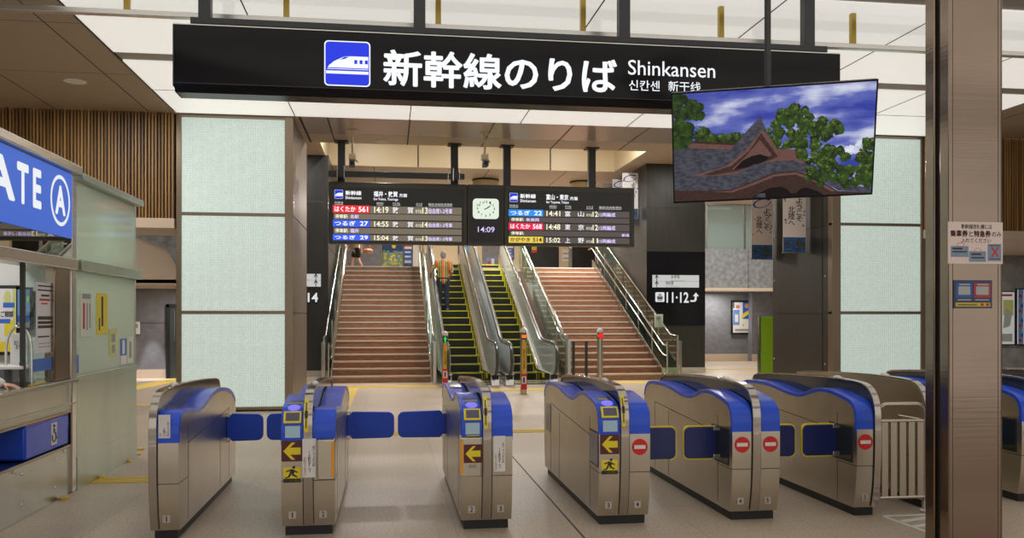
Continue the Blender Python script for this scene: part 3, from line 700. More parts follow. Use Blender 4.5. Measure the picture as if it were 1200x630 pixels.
gate('ticket gate half hidden on the right side of the steel pillar', 5.36, 5.75, dict(front='smooth', sign='noentry', recess=True), dict(front='smooth', sign='noentry'), [(-1, .30, .33, True)], ('', ''), 6.75)
gate('farthest ticket gate of the row, at the right edge of the view', 6.5, 6.88, dict(front='smooth', sign='noentry', recess=True), dict(front='smooth', sign='noentry'), [(-1, .30, .33, True)], ('', ''), 6.9)
# --- folding stainless fence between gates
t = thing('side_fence', 'low stainless steel folding fence between the last gates', 'fence', (3.9, 6.55, 0))
MB().tube([(0.02, 0, .12), (.02, 0, .80), (.03, 0, .86), (.08, 0, .885), (.36, 0, .885), (.41, 0, .87), (.43, 0, .82), (.43, 0, .02)], .018).build('frame', 'fencesteel', t)
for z in (.13, .75): MB().tube([(.02, 0, z), (.43, 0, z)], .014).build('cross_rail', 'fencesteel', t)
for k in range(5): MB().box(.048 + k * .078, .106 + k * .078, -.008, .008, .13, .75).build('slat', 'fencesteel', t, .003)
MB().lathe([(.04, 0), (.04, .02), (.022, .03), (.022, .1)], c=(.43, 0)).build('foot', 'satin', t)
MB().tube([(.23, .05, .79), (.40, .02, .76)], .005).build('latch_rod', 'chrome', t)
# ================================================================== OVERHEAD SIGN
def put(root, o_or_mb): return o_or_mb
YS = 8.3
def local(root, *objs):
    """Parts written in world coordinates become children of a thing standing elsewhere."""
    inv = Matrix.Translation(-Vector(root.location))
    for o in objs:
        if o is not None and o.type == 'MESH': o.data.transform(inv) if o.data.users == 1 else None
def P_(root, mb, name, mats, bevel=0, smooth=38, parent=None):
    return mb.xform(Matrix.Translation(-Vector(root.location))).build(name, mats, parent or root, bevel, smooth)
def TX(root, s, x0, x1, z0, z1, plane, m, parent=None, name='lettering', bold=.012, facing='front'):
    return text(s, x0, x1, z0, z1, plane, m, parent or root, name, bold, facing, Matrix.Translation(-Vector(root.location)))
def SH(root, polys, plane, t, mats, name, parent=None, facing='front'):
    return shapes(polys, plane, t, mats, parent or root, name, facing, Matrix.Translation(-Vector(root.location)))
def train_icon(root, x0, x1, z0, z1, plane, parent=None, b='signblue', wmat='signwhite', simple=False):
    W_, H_ = x1 - x0, z1 - z0; q = lambda a, c: (x0 + a * W_, z0 + c * H_)
    polys = [(rrect(x0, x1, z0, z1, W_ * .09), 1), (rrect(x0 + .025 * W_, x1 - .025 * W_, z0 + .025 * H_, z1 - .025 * H_, W_ * .075), 0)]
    polys += [([q(.06, .37), q(.10, .45), q(.22, .55), q(.36, .62), q(.44, .655), q(.60, .665), q(.955, .665), q(.955, .37)], 1)]
    if not simple:
        polys += [([q(.955, .405), q(.08, .405), q(.06, .385), q(.955, .385)], 0), ([q(.30, .575), q(.36, .595), q(.44, .65), q(.54, .65), q(.44, .60)], 0)]
        for a in (.65, .765, .88): polys.append((rect(x0 + a * W_, x0 + (a + .065) * W_, z0 + .50 * H_, z0 + .585 * H_), 0))
    polys += [(rect(x0 + .04 * W_, x0 + .96 * W_, z0 + .27 * H_, z0 + .335 * H_), 1)]
    return SH(root, polys, plane, .002 if not simple else .0015, [b, wmat], 'train_icon', parent)
t = thing('overhead_sign', 'long black hanging sign with big white Japanese letters and a blue train icon', 'sign', (1.3, YS, 4.0))
P_(t, MB().prism([(YS, 4.262), (YS, 3.73), (YS + .05, 3.655), (YS + .28, 3.655), (YS + .28, 4.262)], 'x', -1.94, 4.545), 'housing', 'blackgloss', .006)
P_(t, MB().box(-1.945, 4.55, YS - .004, YS + .285, 4.262, 4.272), 'top_edge', 'satin')
P_(t, MB().box(-1.945, 4.55, YS - .003, YS + .002, 3.728, 3.734).box(-1.948, -1.938, YS - .003, YS + .28, 3.70, 4.265).box(4.543, 4.552, YS - .003, YS + .28, 3.70, 4.265), 'edge_line', 'darkgrey')
P_(t, MB().box(-1.80, 4.43, YS + .02, YS + .20, 4.285, 4.345), 'mounting_channel', 'darkgrey', .005)
P_(t, MB().box(-1.75, 4.38, YS + .06, YS + .16, 4.27, 4.29), 'channel_spacer', 'black')
for px in (238, 492, 734, 952):
    x = at(px, 20, YS)[0]; P_(t, MB().box(x - .055, x + .055, YS + .05, YS + .16, 4.33, CEIL), 'hanging_post', 'darkgrey', .004)
a = at(380, 47, YS); b = at(434, 102, YS); train_icon(t, a[0], b[0], b[1], a[1], YS - .0005)
zt, zb = at(448, 57, YS)[1], at(448, 100.5, YS)[1]
TX(t, '新幹線のりば', at(449, 60, YS)[0], at(723, 60, YS)[0], zb, zt, YS - .003, 'signwhite', bold=.022)
TX(t, 'Shinkansen', at(736, 60, YS)[0], at(838, 60, YS)[0], at(736, 87.5, YS)[1], at(736, 70, YS)[1], YS - .003, 'signwhite', bold=.006)
TX(t, '신칸센', at(737, 60, YS)[0], at(773, 60, YS)[0], at(737, 105.5, YS)[1], at(737, 93.5, YS)[1], YS - .003, 'signwhite', bold=.006)
TX(t, '新干线', at(783, 60, YS)[0], at(821, 60, YS)[0], at(783, 106.8, YS)[1], at(783, 94.8, YS)[1], YS - .003, 'signwhite', bold=.006)

# ================================================================== HANGING SCREEN
c = Vector((2.3894, 5.1946, 2.6842)); yaw, tilt, roll = -.3222, .3422, .0224; SW, SHH = 1.23, .705
ry = Vector((math.cos(yaw), math.sin(yaw), 0)); n_ = Vector((ry.y, -ry.x, 0)); up = Vector((0, 0, 1)) * math.cos(tilt) + n_ * math.sin(tilt)
r_ = ry * math.cos(roll) + up * math.sin(roll); u_ = -ry * math.sin(roll) + up * math.cos(roll); d_ = u_.cross(r_)
t = thing('hanging_screen', 'large flat screen hung on a thin pole, showing a temple roof and trees', 'screen', c)
t.matrix_world = Matrix(((r_.x, d_.x, u_.x, c.x), (r_.y, d_.y, u_.y, c.y), (r_.z, d_.z, u_.z, c.z), (0, 0, 0, 1)))
hw, hh = SW / 2, SHH / 2
mb = MB().box(-hw, hw, .004, .05, -hh, hh); mb.box(-hw * .6, hw * .6, .05, .08, -hh * .6, hh * .6); mb.build('casing', 'black', t, .003)
mb = MB()
for a in ((-hw, hw, hh - .011, hh), (-hw, hw, -hh, -hh + .012), (-hw, -hw + .009, -hh, hh), (hw - .009, hw, -hh, hh)): mb.box(a[0], a[1], -.008, .006, a[2], a[3])
mb.build('bezel', 'blackgloss', t, .001)
def noisemat(name, c1, c2, scale, stretch=(1, 1, 1), lo=.35, hi=.65, s=.9, c3=None):
    m = bpy.data.materials.new(name); m.use_nodes = True; nt = m.node_tree; b = nt.nodes['Principled BSDF']; b.inputs['Base Color'].default_value = (0, 0, 0, 1); b.inputs['Roughness'].default_value = .25
    tc = nt.nodes.new('ShaderNodeTexCoord'); mp = nt.nodes.new('ShaderNodeMapping'); mp.inputs['Scale'].default_value = stretch; n = nt.nodes.new('ShaderNodeTexNoise'); n.inputs['Scale'].default_value = scale; n.inputs['Detail'].default_value = 6
    r = nt.nodes.new('ShaderNodeValToRGB'); r.color_ramp.elements[0].color = (*c1, 1); r.color_ramp.elements[1].color = (*c2, 1); r.color_ramp.elements[0].position = lo; r.color_ramp.elements[1].position = hi
    if c3: e = r.color_ramp.elements.new((lo + hi) / 2); e.color = (*c3, 1)
    nt.links.new(tc.outputs['Object'], mp.inputs[0]); nt.links.new(mp.outputs[0], n.inputs[0]); nt.links.new(n.outputs['Fac'], r.inputs[0]); nt.links.new(r.outputs[0], b.inputs['Emission Color']); b.inputs['Emission Strength'].default_value = s
    return m
M['tvsky'] = noisemat('picture_sky', (.030, .050, .36), (.66, .70, .86), 2.6, (1, 1, 3.2), .36, .66, .9, (.12, .15, .50))
M['tvcloud'] = noisemat('picture_cloud', (.40, .46, .66), (.85, .88, .95), 9, (1, 1, 2.2))
M['tvleaf'] = noisemat('picture_leaf', (.008, .022, .006), (.075, .135, .02), 40)
M['tvleaf2'] = noisemat('picture_leaf_light', (.025, .055, .010), (.17, .25, .045), 40)
M['tvdark'] = noisemat('picture_dark_leaf', (.004, .012, .004), (.03, .08, .012), 20)
M['tvroof'] = noisemat('picture_roof', (.030, .031, .044), (.075, .078, .105), 30, (1, 1, 2))
M['tvwood'] = noisemat('picture_wood', (.125, .055, .047), (.17, .080, .068), 50, (1, 1, 3))
M['tvwood2'] = noisemat('picture_dark_wood', (.030, .014, .013), (.055, .026, .023), 50, (1, 1, 3))
M['tvblack'] = E_('picture_shadow', (.006, .004, .005), 1)
def uv(x, y):                            # picture coordinates -> screen plane
    u = (x - 36) / 985; top = 85 - 70 * u; bot = 600 - 25 * u
    v = (y - top) / (bot - top); return (-hw + .009 + min(1, max(0, u)) * (SW - .018), hh - .011 - min(1, max(0, v)) * (SHH - .023))
def crown(cx, cy, rx, ry, n, mats=(0, 1, 2)):
    out = []; cl = []
    for _ in range(n):
        a = R.uniform(0, 2 * PI); q = math.sqrt(R.random()); cl.append((cx + rx * q * math.cos(a), cy + ry * q * math.sin(a)))
    cl.sort(key=lambda c: -c[1])
    for x, y in cl: out += blobs(x, y + 6, 4, 4, 1, 20, 30, (mats[0],))
    for x, y in cl:
        r = R.uniform(13, 30); out += blobs(x, y + r * .25, r * 1.15, r * .9, 16, 3, 7, (mats[0],)); out += blobs(x, y, r, r * .7, 22, 2.5, 6, (mats[0], mats[1])); out += blobs(x - r * .15, y - r * .3, r * .75, r * .42, 16, 2, 5, (mats[1], mats[2]))
    return out
STEP = 1.2e-6
def layer(items, name, mats, base):
    mb = MB()
    for i, (poly, k) in enumerate(items):
        y = base - i * STEP; f = mb.face([(*uv(*p)[:1], y, uv(*p)[1]) for p in poly], k)
    return mb.build(name, mats, scr, smooth=0)
scr = MB().box(-hw + .008, hw - .008, -.001, .005, -hh + .011, hh - .01).build('display', 'tvsky', t)
def blobs(cx, cy, rx, ry, n, r0, r1, mats=(0, 1)):
    out = []
    for _ in range(n):
        a = R.uniform(0, 2 * PI); q = math.sqrt(R.random()); x = cx + rx * q * math.cos(a); y = cy + ry * q * math.sin(a); r = R.uniform(r0, r1); k = R.choice(mats)
        out.append(([(x + r * R.uniform(.7, 1.2) * math.cos(b), y + r * R.uniform(.7, 1.2) * math.sin(b)) for b in [2 * PI * j / 9 for j in range(9)]], k))
    return out
layer(blobs(940, 352, 50, 20, 60, 4, 13, (0,)) + blobs(965, 322, 30, 12, 30, 4, 10, (0,)), 'cloud_picture', ['tvcloud'], -.0011)
layer(crown(290, 290, 105, 14, 16) + crown(180, 275, 28, 26, 9) + crown(620, 265, 112, 105, 34) + crown(640, 180, 80, 44, 15) + crown(770, 250, 95, 48, 16) + crown(740, 350, 80, 60, 14) + crown(810, 430, 105, 95, 28) + crown(990, 440, 42, 90, 14) + crown(1005, 330, 22, 46, 6) + crown(900, 490, 115, 50, 16), 'tree_picture', ['tvdark', 'tvleaf', 'tvleaf2'], -.0013)
layer(crown(85, 170, 92, 90, 34, (0, 0, 1)) + crown(70, 270, 55, 55, 16, (0, 0, 1)), 'dark_tree_picture', ['tvdark', 'tvleaf'], -.0062)
RF = [([(36, 325), (350, 330), (560, 350), (640, 350), (720, 420), (760, 440), (640, 560), (36, 600)], 0),
      ([(50, 306), (350, 324), (420, 330), (420, 350), (360, 348), (55, 335)], 1), ([(90, 300), (350, 316), (350, 326), (80, 312)], 2),
      ([(550, 345), (650, 348), (690, 400), (700, 420), (560, 420)], 1), ([(640, 345), (655, 350), (662, 385), (650, 380)], 2),
      ([(470, 190), (484, 215), (520, 290), (572, 372), (600, 420), (330, 470), (125, 474), (260, 415), (350, 330), (420, 250), (452, 205)], 1),
      ([(462, 195), (478, 176), (474, 200), (486, 222), (520, 290), (480, 250), (400, 350), (300, 430), (140, 470), (250, 405), (350, 320), (410, 250)], 0),
      ([(475, 265), (560, 382), (440, 440), (240, 470), (180, 470), (330, 425), (420, 350)], 2), ([(470, 300), (530, 375), (440, 425), (330, 445), (400, 380)], 1),
      ([(385, 400), (430, 378), (470, 370), (520, 385), (500, 402), (430, 430), (340, 445)], 3), ([(565, 385), (572, 395), (330, 470), (300, 472)], 1),
      ([(36, 470), (330, 478), (440, 420), (520, 408), (640, 402), (720, 430), (800, 470), (900, 520), (1020, 556), (1020, 580), (860, 560), (760, 490), (650, 450), (540, 455), (430, 500), (330, 540), (220, 545), (36, 545)], 0),
      ([(36, 545), (220, 548), (330, 545), (430, 508), (540, 462), (650, 455), (760, 498), (860, 562), (1020, 582), (1020, 600), (36, 600)], 2),
      ([(230, 556), (330, 550), (440, 512), (545, 470), (650, 462), (750, 500), (845, 560), (830, 566), (740, 512), (648, 474), (548, 482), (440, 524), (330, 560)], 1),
      ([(440, 580), (520, 540), (580, 535), (640, 560), (700, 540), (760, 560), (790, 590), (440, 600)], 3),
      ([(570, 510), (600, 495), (650, 490), (700, 505), (740, 530), (690, 535), (650, 570), (630, 570), (600, 540), (560, 530)], 2),
      ([(445, 585), (470, 568), (500, 565), (500, 590)], 0)]
STEP = 2e-5
layer(RF, 'roof_picture', ['tvroof', 'tvwood', 'tvwood2', 'tvblack'], -.0072)
px_, pz_ = at(898, 100, 5.32)
mb = MB().tube([(px_, 5.30, 2.9), (px_, 5.30, CEIL)], .021, 14); mb.lathe([(.07, CEIL - .02), (.07, CEIL)], c=(px_, 5.30)); mb.tube([(px_, 5.30, 2.98), (px_ + .02, 5.27, 2.80)], .02)
mb.xform(t.matrix_world.inverted()).build('ceiling_pole', 'darkgrey', t)

# ================================================================== DEPARTURE BOARDS AND CLOCK
YB = 16.9
def bz(py, ref): return at(ref, py, YB)[1]
def bx(px): return at(px, 250, YB)[0]
def board(label, pxa, pxb, zt, zb, posts):
    t = thing('departure_board', label, 'departure board', (at((pxa + pxb) / 2, 250, YB)[0], YB, (zt + zb) / 2), 0, 'hanging departure boards')
    xa, xb = bx(pxa), bx(pxb)
    P_(t, MB().box(xa, xb, YB, YB + .26, zb, zt), 'casing', 'boardrim', .012)
    P_(t, MB().box(xa + .07, xb - .06, YB - .004, YB, zb + .05, zt - .10), 'face_panel', 'boardblack')
    for px in posts:
        x = bx(px); P_(t, MB().box(x - .07, x + .07, YB + .06, YB + .2, zt - .02, CEIL), 'hanging_post', 'darkgrey', .004); P_(t, MB().box(x - .13, x + .13, YB + .0, YB + .26, CEIL - .03, CEIL), 'post_flange', 'darkgrey')
    return t
def rows(t, ref, ytop, dest, hdr, lines, x, right):
    L_ = lambda s, k0, k1, y0, y1, m, b=.016: TX(t, s, bx(k0), bx(k1), bz(y1, ref), bz(y0, ref), YB - .0085, m, bold=b)
    def bar(k0, k1, y0, y1, m, name='row_panel'): P_(t, MB().box(bx(k0), bx(k1), YB - .007, YB - .003, bz(y1, ref), bz(y0, ref)), name, m)
    train_icon(t, bx(x[0]), bx(x[1]), bz(ytop + 10.3, ref), bz(ytop, ref), YB - .004, simple=True)
    L_('新幹線', x[2], x[3], ytop + .7, ytop + 6, 'ledw'); L_('Shinkansen', x[2], x[3], ytop + 7.2, ytop + 10.6, 'ledw', .01)
    L_(dest[0], x[4], x[5], ytop + .6, ytop + 7.2, 'ledw'); L_('方面', x[5] + 1.5, x[5] + 11, ytop + 3, ytop + 7.2, 'ledw'); L_(dest[1], x[4], x[5] + .5, ytop + 8.4, ytop + 12.2, 'ledw', .01)
    for s, k0, k1 in hdr: L_(s, k0, k1, ytop + 13.6, ytop + 16.4, 'signdim', .004); bar(k0, k1, ytop + 16.9, ytop + 17.3, 'signdim', 'header_rule')
    for ln in lines:
        y0, y1 = ln['y']
        if 'train' in ln:
            bar(x[6], x[7], y0, y1, ln['bar'], 'train_panel'); bar(x[7] + .5, x[8], y0 + .6, y1, right)
            tm = 'ink' if ln['bar'] == 'ledyel' else 'ledw'; nm, no = ln['train']; w_ = x[7] - x[6]
            L_(nm, x[6] + w_ * .05, x[6] + w_ * .62, y0 + 1.2, y1 - 1.3, tm); L_(no, x[6] + w_ * (.70 if len(no) > 2 else .74), x[6] + w_ * .96, y0 + 1.3, y1 - 1.3, tm)
            L_(ln['time'], x[9], x[10], y0 + 1, y1 - .6, 'ledy'); L_(ln['dest'][0], x[11], x[12], y0 + 1, y1 - .6, 'ledw', .009); L_(ln['dest'][1], x[13], x[14], y0 + 1, y1 - .6, 'ledw', .009)
            L_('のりば', x[15], x[16], y0 + 3.4, y1 - .8, 'ledy', .01); L_(ln['track'], x[16] + .4, x[17], y0 + 1, y1 - .6, 'ledy'); L_(ln['cars'], x[18], x[19], y0 + 2, y1 - .8, 'ledv')
        else:
            bar(x[6] + 1, x[8], y0, y1, right)
            L_('停車駅:', x[6] + 3, x[6] + 18, y0 + 1, y1 - 1, 'ledy')
            if ln['stop']: L_(ln['stop'], x[6] + 20.5, x[6] + 20.5 + 5 * len(ln['stop']), y0 + 1, y1 - 1, 'ledv')
            if ln.get('scroll'): L_(ln['scroll'], x[8] - 9, x[8] - .5, y0 + 2, y1 - .4, 'ledv')
tA = board('left departure board with its top train row red, hung before the left stairs', 385, 547.5, 4.16, 2.985, (400, 533))
rows(tA, 395, 222.3, ('福井・敦賀', 'for Fukui, Tsuruga'), [('列車名', 392, 402), ('時刻', 441.5, 449), ('行先', 460, 469), ('のりば', 487.7, 495), ('編成/自由席/停車駅', 502, 530)],
     [dict(y=(240.2, 249.2), train=('はくたか', '561'), bar='ledred', time='14:19', dest='敦賀', track='13', cars='自由席1-2号車'), dict(y=(250, 256.6), stop='各駅'),
      dict(y=(257.4, 265.4), train=('つるぎ', '27'), bar='ledblue', time='14:55', dest='敦賀', track='14', cars='自由席1-2号車'), dict(y=(266.6, 273.4), stop='福井'),
      dict(y=(274.2, 281.4), train=('つるぎ', '29'), bar='ledblue', time='15:04', dest='敦賀', track='13', cars='自由席1-2号車')],
     (392, 402, 404.8, 423.5, 437.8, 466, 390, 433, 541, 438.5, 455.3, 460, 467, 477.5, 484.3, 487, 494.6, 501.2, 502.3, 530), 'boardgrey')
P_(tA, MB().box(bx(386), bx(543), YB - .28, YB - .16, 4.22, 4.32), 'cable_beam', 'darkgrey', .004)
for px in (400, 533): x = bx(px); P_(tA, MB().box(x - .09, x + .09, YB - .2, YB + .08, 4.25, 4.36), 'beam_clamp', 'darkgrey', .004)
for px in (396, 404, 524, 530, 537): x = bx(px); P_(tA, MB().tube([(x, YB - .29, 4.17), (x, YB - .30, 4.42)], .008, 6), 'tie_rod', 'satin')
tB = board('right departure board with a yellow train row at the bottom', 591, 743.5, 4.16, 2.985, (595, 695))
rows(tB, 600, 226, ('富山・東京', 'for Toyama, Tokyo'), [('列車名', 597, 607), ('時刻', 644, 652), ('行先', 662, 669.5), ('のりば', 687, 695), ('編成/自由席/案内', 702, 728)],
     [dict(y=(245.2, 253), train=('つるぎ', '22'), bar='ledcyan', time='14:41', dest='富山', track='12', cars='12両編成'), dict(y=(254, 260), stop='新高岡'),
      dict(y=(260.8, 269), train=('はくたか', '568'), bar='ledpink', time='14:48', dest='東京', track='12', cars='12両編成'), dict(y=(270, 276), stop='', scroll='新潟'),
      dict(y=(276.8, 284.2), train=('かがやき', '514'), bar='ledyel', time='15:02', dest='上野', track='11', cars='12両編成')],
     (597.3, 606.7, 609.5, 627.8, 640, 666, 596, 636.5, 737.5, 640.3, 656.5, 662, 668.3, 677.3, 684.2, 687, 694, 700.6, 701.4, 721), 'boardgrey2')
x0, x1 = bx(548), bx(590.5)
t = thing('station_clock', 'square white clock with digital time below, set between the two departure boards', 'clock', ((x0 + x1) / 2, YB, 3.57))
P_(t, MB().box(x0, x1, YB, YB + .26, 2.985, 4.16), 'casing', 'boardrim', .01); P_(t, MB().box(x0 + .03, x1 - .03, YB - .004, YB, 3.04, 4.08), 'face_panel', 'boardblack')
a, b = (bx(554), bz(256.4, 569)), (bx(584.4), bz(232.8, 569)); P_(t, MB().prism(rrect(a[0], b[0], a[1], b[1], .07), 'y', YB - .025, YB), 'dial', 'clockface', smooth=0)
cx, cz = (a[0] + b[0]) / 2, (a[1] + b[1]) / 2
for k in range(12):
    n = (k + 11) % 12 + 1; an = PI / 2 - 2 * PI * n / 12; rx_, rz_ = .165, .135; X, Z = cx + rx_ * math.cos(an), cz + rz_ * math.sin(an); s = str(n); ww = .016 * len(s)
    TX(t, s, X - ww, X + ww, Z - .022, Z + .022, YB - .026, 'ink', name='numeral')
def hand(an, ln, w_, name):
    dx, dz = math.cos(an), math.sin(an); SH(t, [([(cx - dx * .03 - dz * w_, cz - dz * .03 + dx * w_), (cx + dx * ln - dz * w_ * .5, cz + dz * ln + dx * w_ * .5), (cx + dx * ln + dz * w_ * .5, cz + dz * ln - dx * w_ * .5), (cx - dx * .03 + dz * w_, cz - dz * .03 - dx * w_)], 0)], YB - .026, .004, ['ink'], name)
hand(math.radians(90 - 64.5), .09, .010, 'hour_hand'); hand(math.radians(90 - 54), .15, .007, 'minute_hand')
TX(t, '14:09', bx(560), bx(579.5), bz(272, 569), bz(265.6, 569), YB - .006, 'ledv', name='digital_time', bold=.006)
# security cameras on ceiling rods
for px, lab in ((413, 'small security camera on a ceiling rod above the left departure board'), (568, 'small security camera on a ceiling rod above the station clock')):
    x, z = at(px, 196, 15.95); t = thing('security_camera', lab, 'camera', (x, 15.95, CEIL))
    P_(t, MB().box(x - .09, x + .09, 15.88, 16.02, CEIL - .02, CEIL), 'base_plate', 'beigeceil'); P_(t, MB().tube([(x, 15.95, CEIL), (x, 15.95, z + .22)], .022), 'rod', 'cream')
    P_(t, MB().box(x - .06, x + .06, 15.85, 16.05, z + .13, z + .23), 'body', 'cream', .006); P_(t, MB().tube([(x + .02, 15.95, z + .16), (x + .10, 15.95, z + .10)], .02), 'arm', 'white')
    P_(t, MB().box(x - .05, x + .05, 15.72, 15.84, z - .01, z + .09).box(x - .045, x + .045, 15.84, 16.0, z + .0, z + .09), 'lens_housing', 'boardrim', .006)
    P_(t, MB().lathe([(.03, 0), (.03, .01)], seg=16).xform(Matrix.Translation((x, 15.72, z + .04)) @ Matrix.Rotation(PI / 2, 4, 'X')), 'lens', 'blackgloss')

# ================================================================== BANNERS
M['bannerpaper'] = mat('banner_cloth', (.84, .74, .68), .8); M['bannerwhite'] = mat('banner_white', (.78, .78, .80), .8); M['bannerring'] = mat('banner_ring', (.02, .045, .28), .6)
M['bannerphoto'] = mat('banner_photo', (.03, .09, .26), .6, vary=(9, (1, 1, 2), .9)); M['bannerleaf'] = mat('banner_leaf', (.05, .075, .045), .6, vary=(30, (1, 1, 1), .8))
def ringpoly(cx, cz, rx, rz, w_, tilt):
    o, i_ = [], []
    for k in range(29):
        a = math.radians(20 + 335 * k / 28); ww = w_ * (1.15 - .8 * k / 28)
        for L, s in ((o, 1 + ww), (i_, 1 - ww)):
            x, z = rx * s * math.cos(a), rz * s * math.sin(a); L.append((cx + x * math.cos(tilt) - z * math.sin(tilt), cz + x * math.sin(tilt) + z * math.cos(tilt)))
    return o + i_[::-1]
def banner(label, x0, x1, z0, z1, Y, wallx, m, long_text):
    t = thing('hanging_banner', label, 'banner', ((x0 + x1) / 2, Y, z1), 0, 'welcome banners'); W_, H_ = x1 - x0, z1 - z0
    n = 8; mb = MB()
    P_(t, MB().box(x0, x1, Y - .004, Y + .004, z0, z1), 'cloth', m)
    P_(t, MB().tube([(x0 - .02, Y, z1), (wallx, Y, z1)], .014).tube([(x0 - .02, Y, z0), (x1 + .02, Y, z0)], .010), 'rod', 'satin')
    SH(t, [(ringpoly((x0 + x1) / 2, z1 - .16, W_ * .40, .085, .14, .25), 0)], Y - .004, .001, ['bannerring'], 'ring_emblem')
    zb = z0 + H_ * .225
    SH(t, [(rect(x0 + .005, x1 - .005, z0 + .01, zb), 0), (disc(x1 - W_ * .26, z0 + H_ * .12, W_ * .2, 11, H_ * .06), 1), (disc(x0 + W_ * .2, z0 + H_ * .13, W_ * .13, 9, H_ * .035), 1)], Y - .004, .001, ['bannerphoto', 'bannerleaf'], 'photo_print')
    TX(t, 'よ\nう\nこ\nそ', x0 + W_ * .56, x0 + W_ * .86, z0 + H_ * .46, z0 + H_ * .80, Y - .0055, 'ink'); TX(t, '北\n陸\nへ', x0 + W_ * .22, x0 + W_ * .52, z0 + H_ * .40, z0 + H_ * .68, Y - .0055, 'ink')
    fl_ = []
    for _ in range(9): fl_.append((disc(x0 + W_ * R.choice((R.uniform(.04, .16), R.uniform(.86, .96))), z0 + H_ * R.uniform(.35, .85), R.uniform(.014, .028), 8), R.choice((0, 1, 2))))
    SH(t, fl_, Y - .004, .0006, ['bloompink', 'bloomviolet', 'orange'], 'flower_print'); return t
M['bloompink'] = mat('bloom_pink', (.62, .25, .22), .7); M['bloomviolet'] = mat('bloom_violet', (.25, .16, .42), .7)
banner('welcome banner with lake photo, hung nearest the right glowing column', 7.59, 8.06, 2.83, 4.16, 16.0, 8.2, 'bannerpaper', 1)
banner('welcome banner with lake photo, hung just left of the green panel, farther back', 7.59, 8.06, 2.80, 4.14, 17.48, 8.2, 'bannerpaper', 1)
for Y, lab in ((24.1, 'white welcome banner with blue ring, nearest of three on the right stair wall'), (25.2, 'white welcome banner with blue ring, middle of three on the right stair wall'), (26.3, 'white welcome banner with blue ring, farthest of three on the right stair wall')):
    banner(lab, 6.6, 7.06, 4.36, 5.68, Y, 7.14, 'bannerwhite', 1)
M['paleglass'] = mat('pale_partition', (.62, .68, .60), .5); M['yellowwood'] = mat('tan_yellow', (.70, .48, .12), .5); M['amber'] = mat('amber_strip', (.80, .46, .03), .4)
M['paperdim'] = mat('dim_paper', (.42, .44, .46), .6); M['yellowdim'] = mat('dim_yellow', (.62, .48, .03), .5)
M['yellowfilm'] = mat('yellow_notice', (.82, .68, .03), .5); M['paperfilm'] = mat('white_notice', (.72, .76, .68), .5); M['palefilm'] = mat('pale_yellow_notice', (.66, .68, .25), .5); M['bluefilm'] = mat('blue_notice', (.04, .16, .62), .4)
M['greenfilm'] = mat('pale_green_notice', (.60, .70, .58), .5); M['skyfilm'] = mat('sky_notice', (.16, .32, .66), .4)
M['escsteel'] = mat('escalator_steel', (.66, .67, .66), .16, 1); M['belt'] = mat('handrail_belt', (.05, .06, .065), .22, spec=.6)
# ================================================================== STEEL PILLAR WITH NOTICES
M["redprint"] = mat("red_print", (.58, .04, .03), .6); M["ticketblue"] = mat("ticket_blue", (.22, .30, .42), .6)
t = thing('steel_pillar', 'tall brushed steel pillar in the right foreground', 'pillar', (3.94, 5.4, 0)); px0, px1 = 3.745, 4.144
P_(t, MB().box(px0, px1, 5.40, 5.502, 0, CEIL), 'front_casing', 'pillar', .008)
P_(t, MB().box(px0 + .03, px1 - .0, 5.50, 5.562, 0, CEIL), 'recess', 'black'); P_(t, MB().box(px0, px1, 5.56, 5.665, 0, CEIL), 'rear_casing', 'pillar', .008)
mb = MB()
for x in (px0 + .028, px1 - .034, px1 - .012): mb.box(x - .0012, x + .0012, 5.3985, 5.4, 0, CEIL)
P_(t, mb, 'panel_seam', 'seam')
n = thing('notice', 'pink printed notice with a red line and a crossed ticket, taped to the steel pillar', 'notice', (3.94, 5.398, 2.1))
x0, z0, x1, z1 = 3.735, 1.953, 4.140, 2.236
P_(n, MB().box(x0, x1, 5.394, 5.397, z0, z1), 'sheet', 'pinkpaper')
h = z1 - z0; w_ = x1 - x0; q = lambda a, b, c, d: (x0 + a * w_, x0 + b * w_, z1 - d * h, z1 - c * h)
TX(n, '新幹線改札機には', *q(.24, .80, .05, .17), 5.3935, 'ink'); TX(n, '乗車券', *q(.04, .36, .20, .36), 5.3935, 'redprint', bold=.03); TX(n, 'と', *q(.38, .46, .22, .35), 5.3935, 'ink'); TX(n, '特急券', *q(.47, .78, .20, .36), 5.3935, 'redprint', bold=.03); TX(n, 'のみ', *q(.80, .97, .23, .35), 5.3935, 'ink'); TX(n, '入れてください', *q(.24, .78, .39, .50), 5.3935, 'ink')

SH(n, [(rect(*q(.05, .37, .58, .84)), 0), (rect(*q(.38, .69, .70, .95)), 0), (rect(*q(.72, .97, .52, .93)), 0)], 5.394, .0008, ['ticketblue'], 'ticket_picture')
X = lambda a, b: (x0 + a * w_, z1 - b * h)
SH(n, [([X(.78, .60), X(.80, .58), X(.93, .82), X(.91, .84)], 0), ([X(.91, .58), X(.93, .60), X(.80, .84), X(.78, .82)], 0)], 5.3925, .0008, ['redprint'], 'red_cross')
for a, b, c, d in ((.08, .26, .62, .66), (.08, .34, .70, .73), (.42, .60, .75, .79), (.42, .66, .84, .87), (.75, .95, .55, .565), (.75, .95, .87, .89)): P_(n, MB().box(*(lambda r: (r[0], r[1], 5.3925, 5.3930, r[2], r[3]))(q(a, b, c, d))), 'print_line', 'ink')
mb = MB()
for cx_, cz_, rr in ((.23, .55, .026), (.54, .68, .024)):
    X0, Z0 = X(cx_, cz_); mb.tube([(X0 + rr * math.cos(a), 5.3932, Z0 + rr * .6 * math.sin(a)) for a in [2 * PI * k / 16 for k in range(17)]], .0012, 5)
P_(n, mb, 'ring_mark', 'redprint')
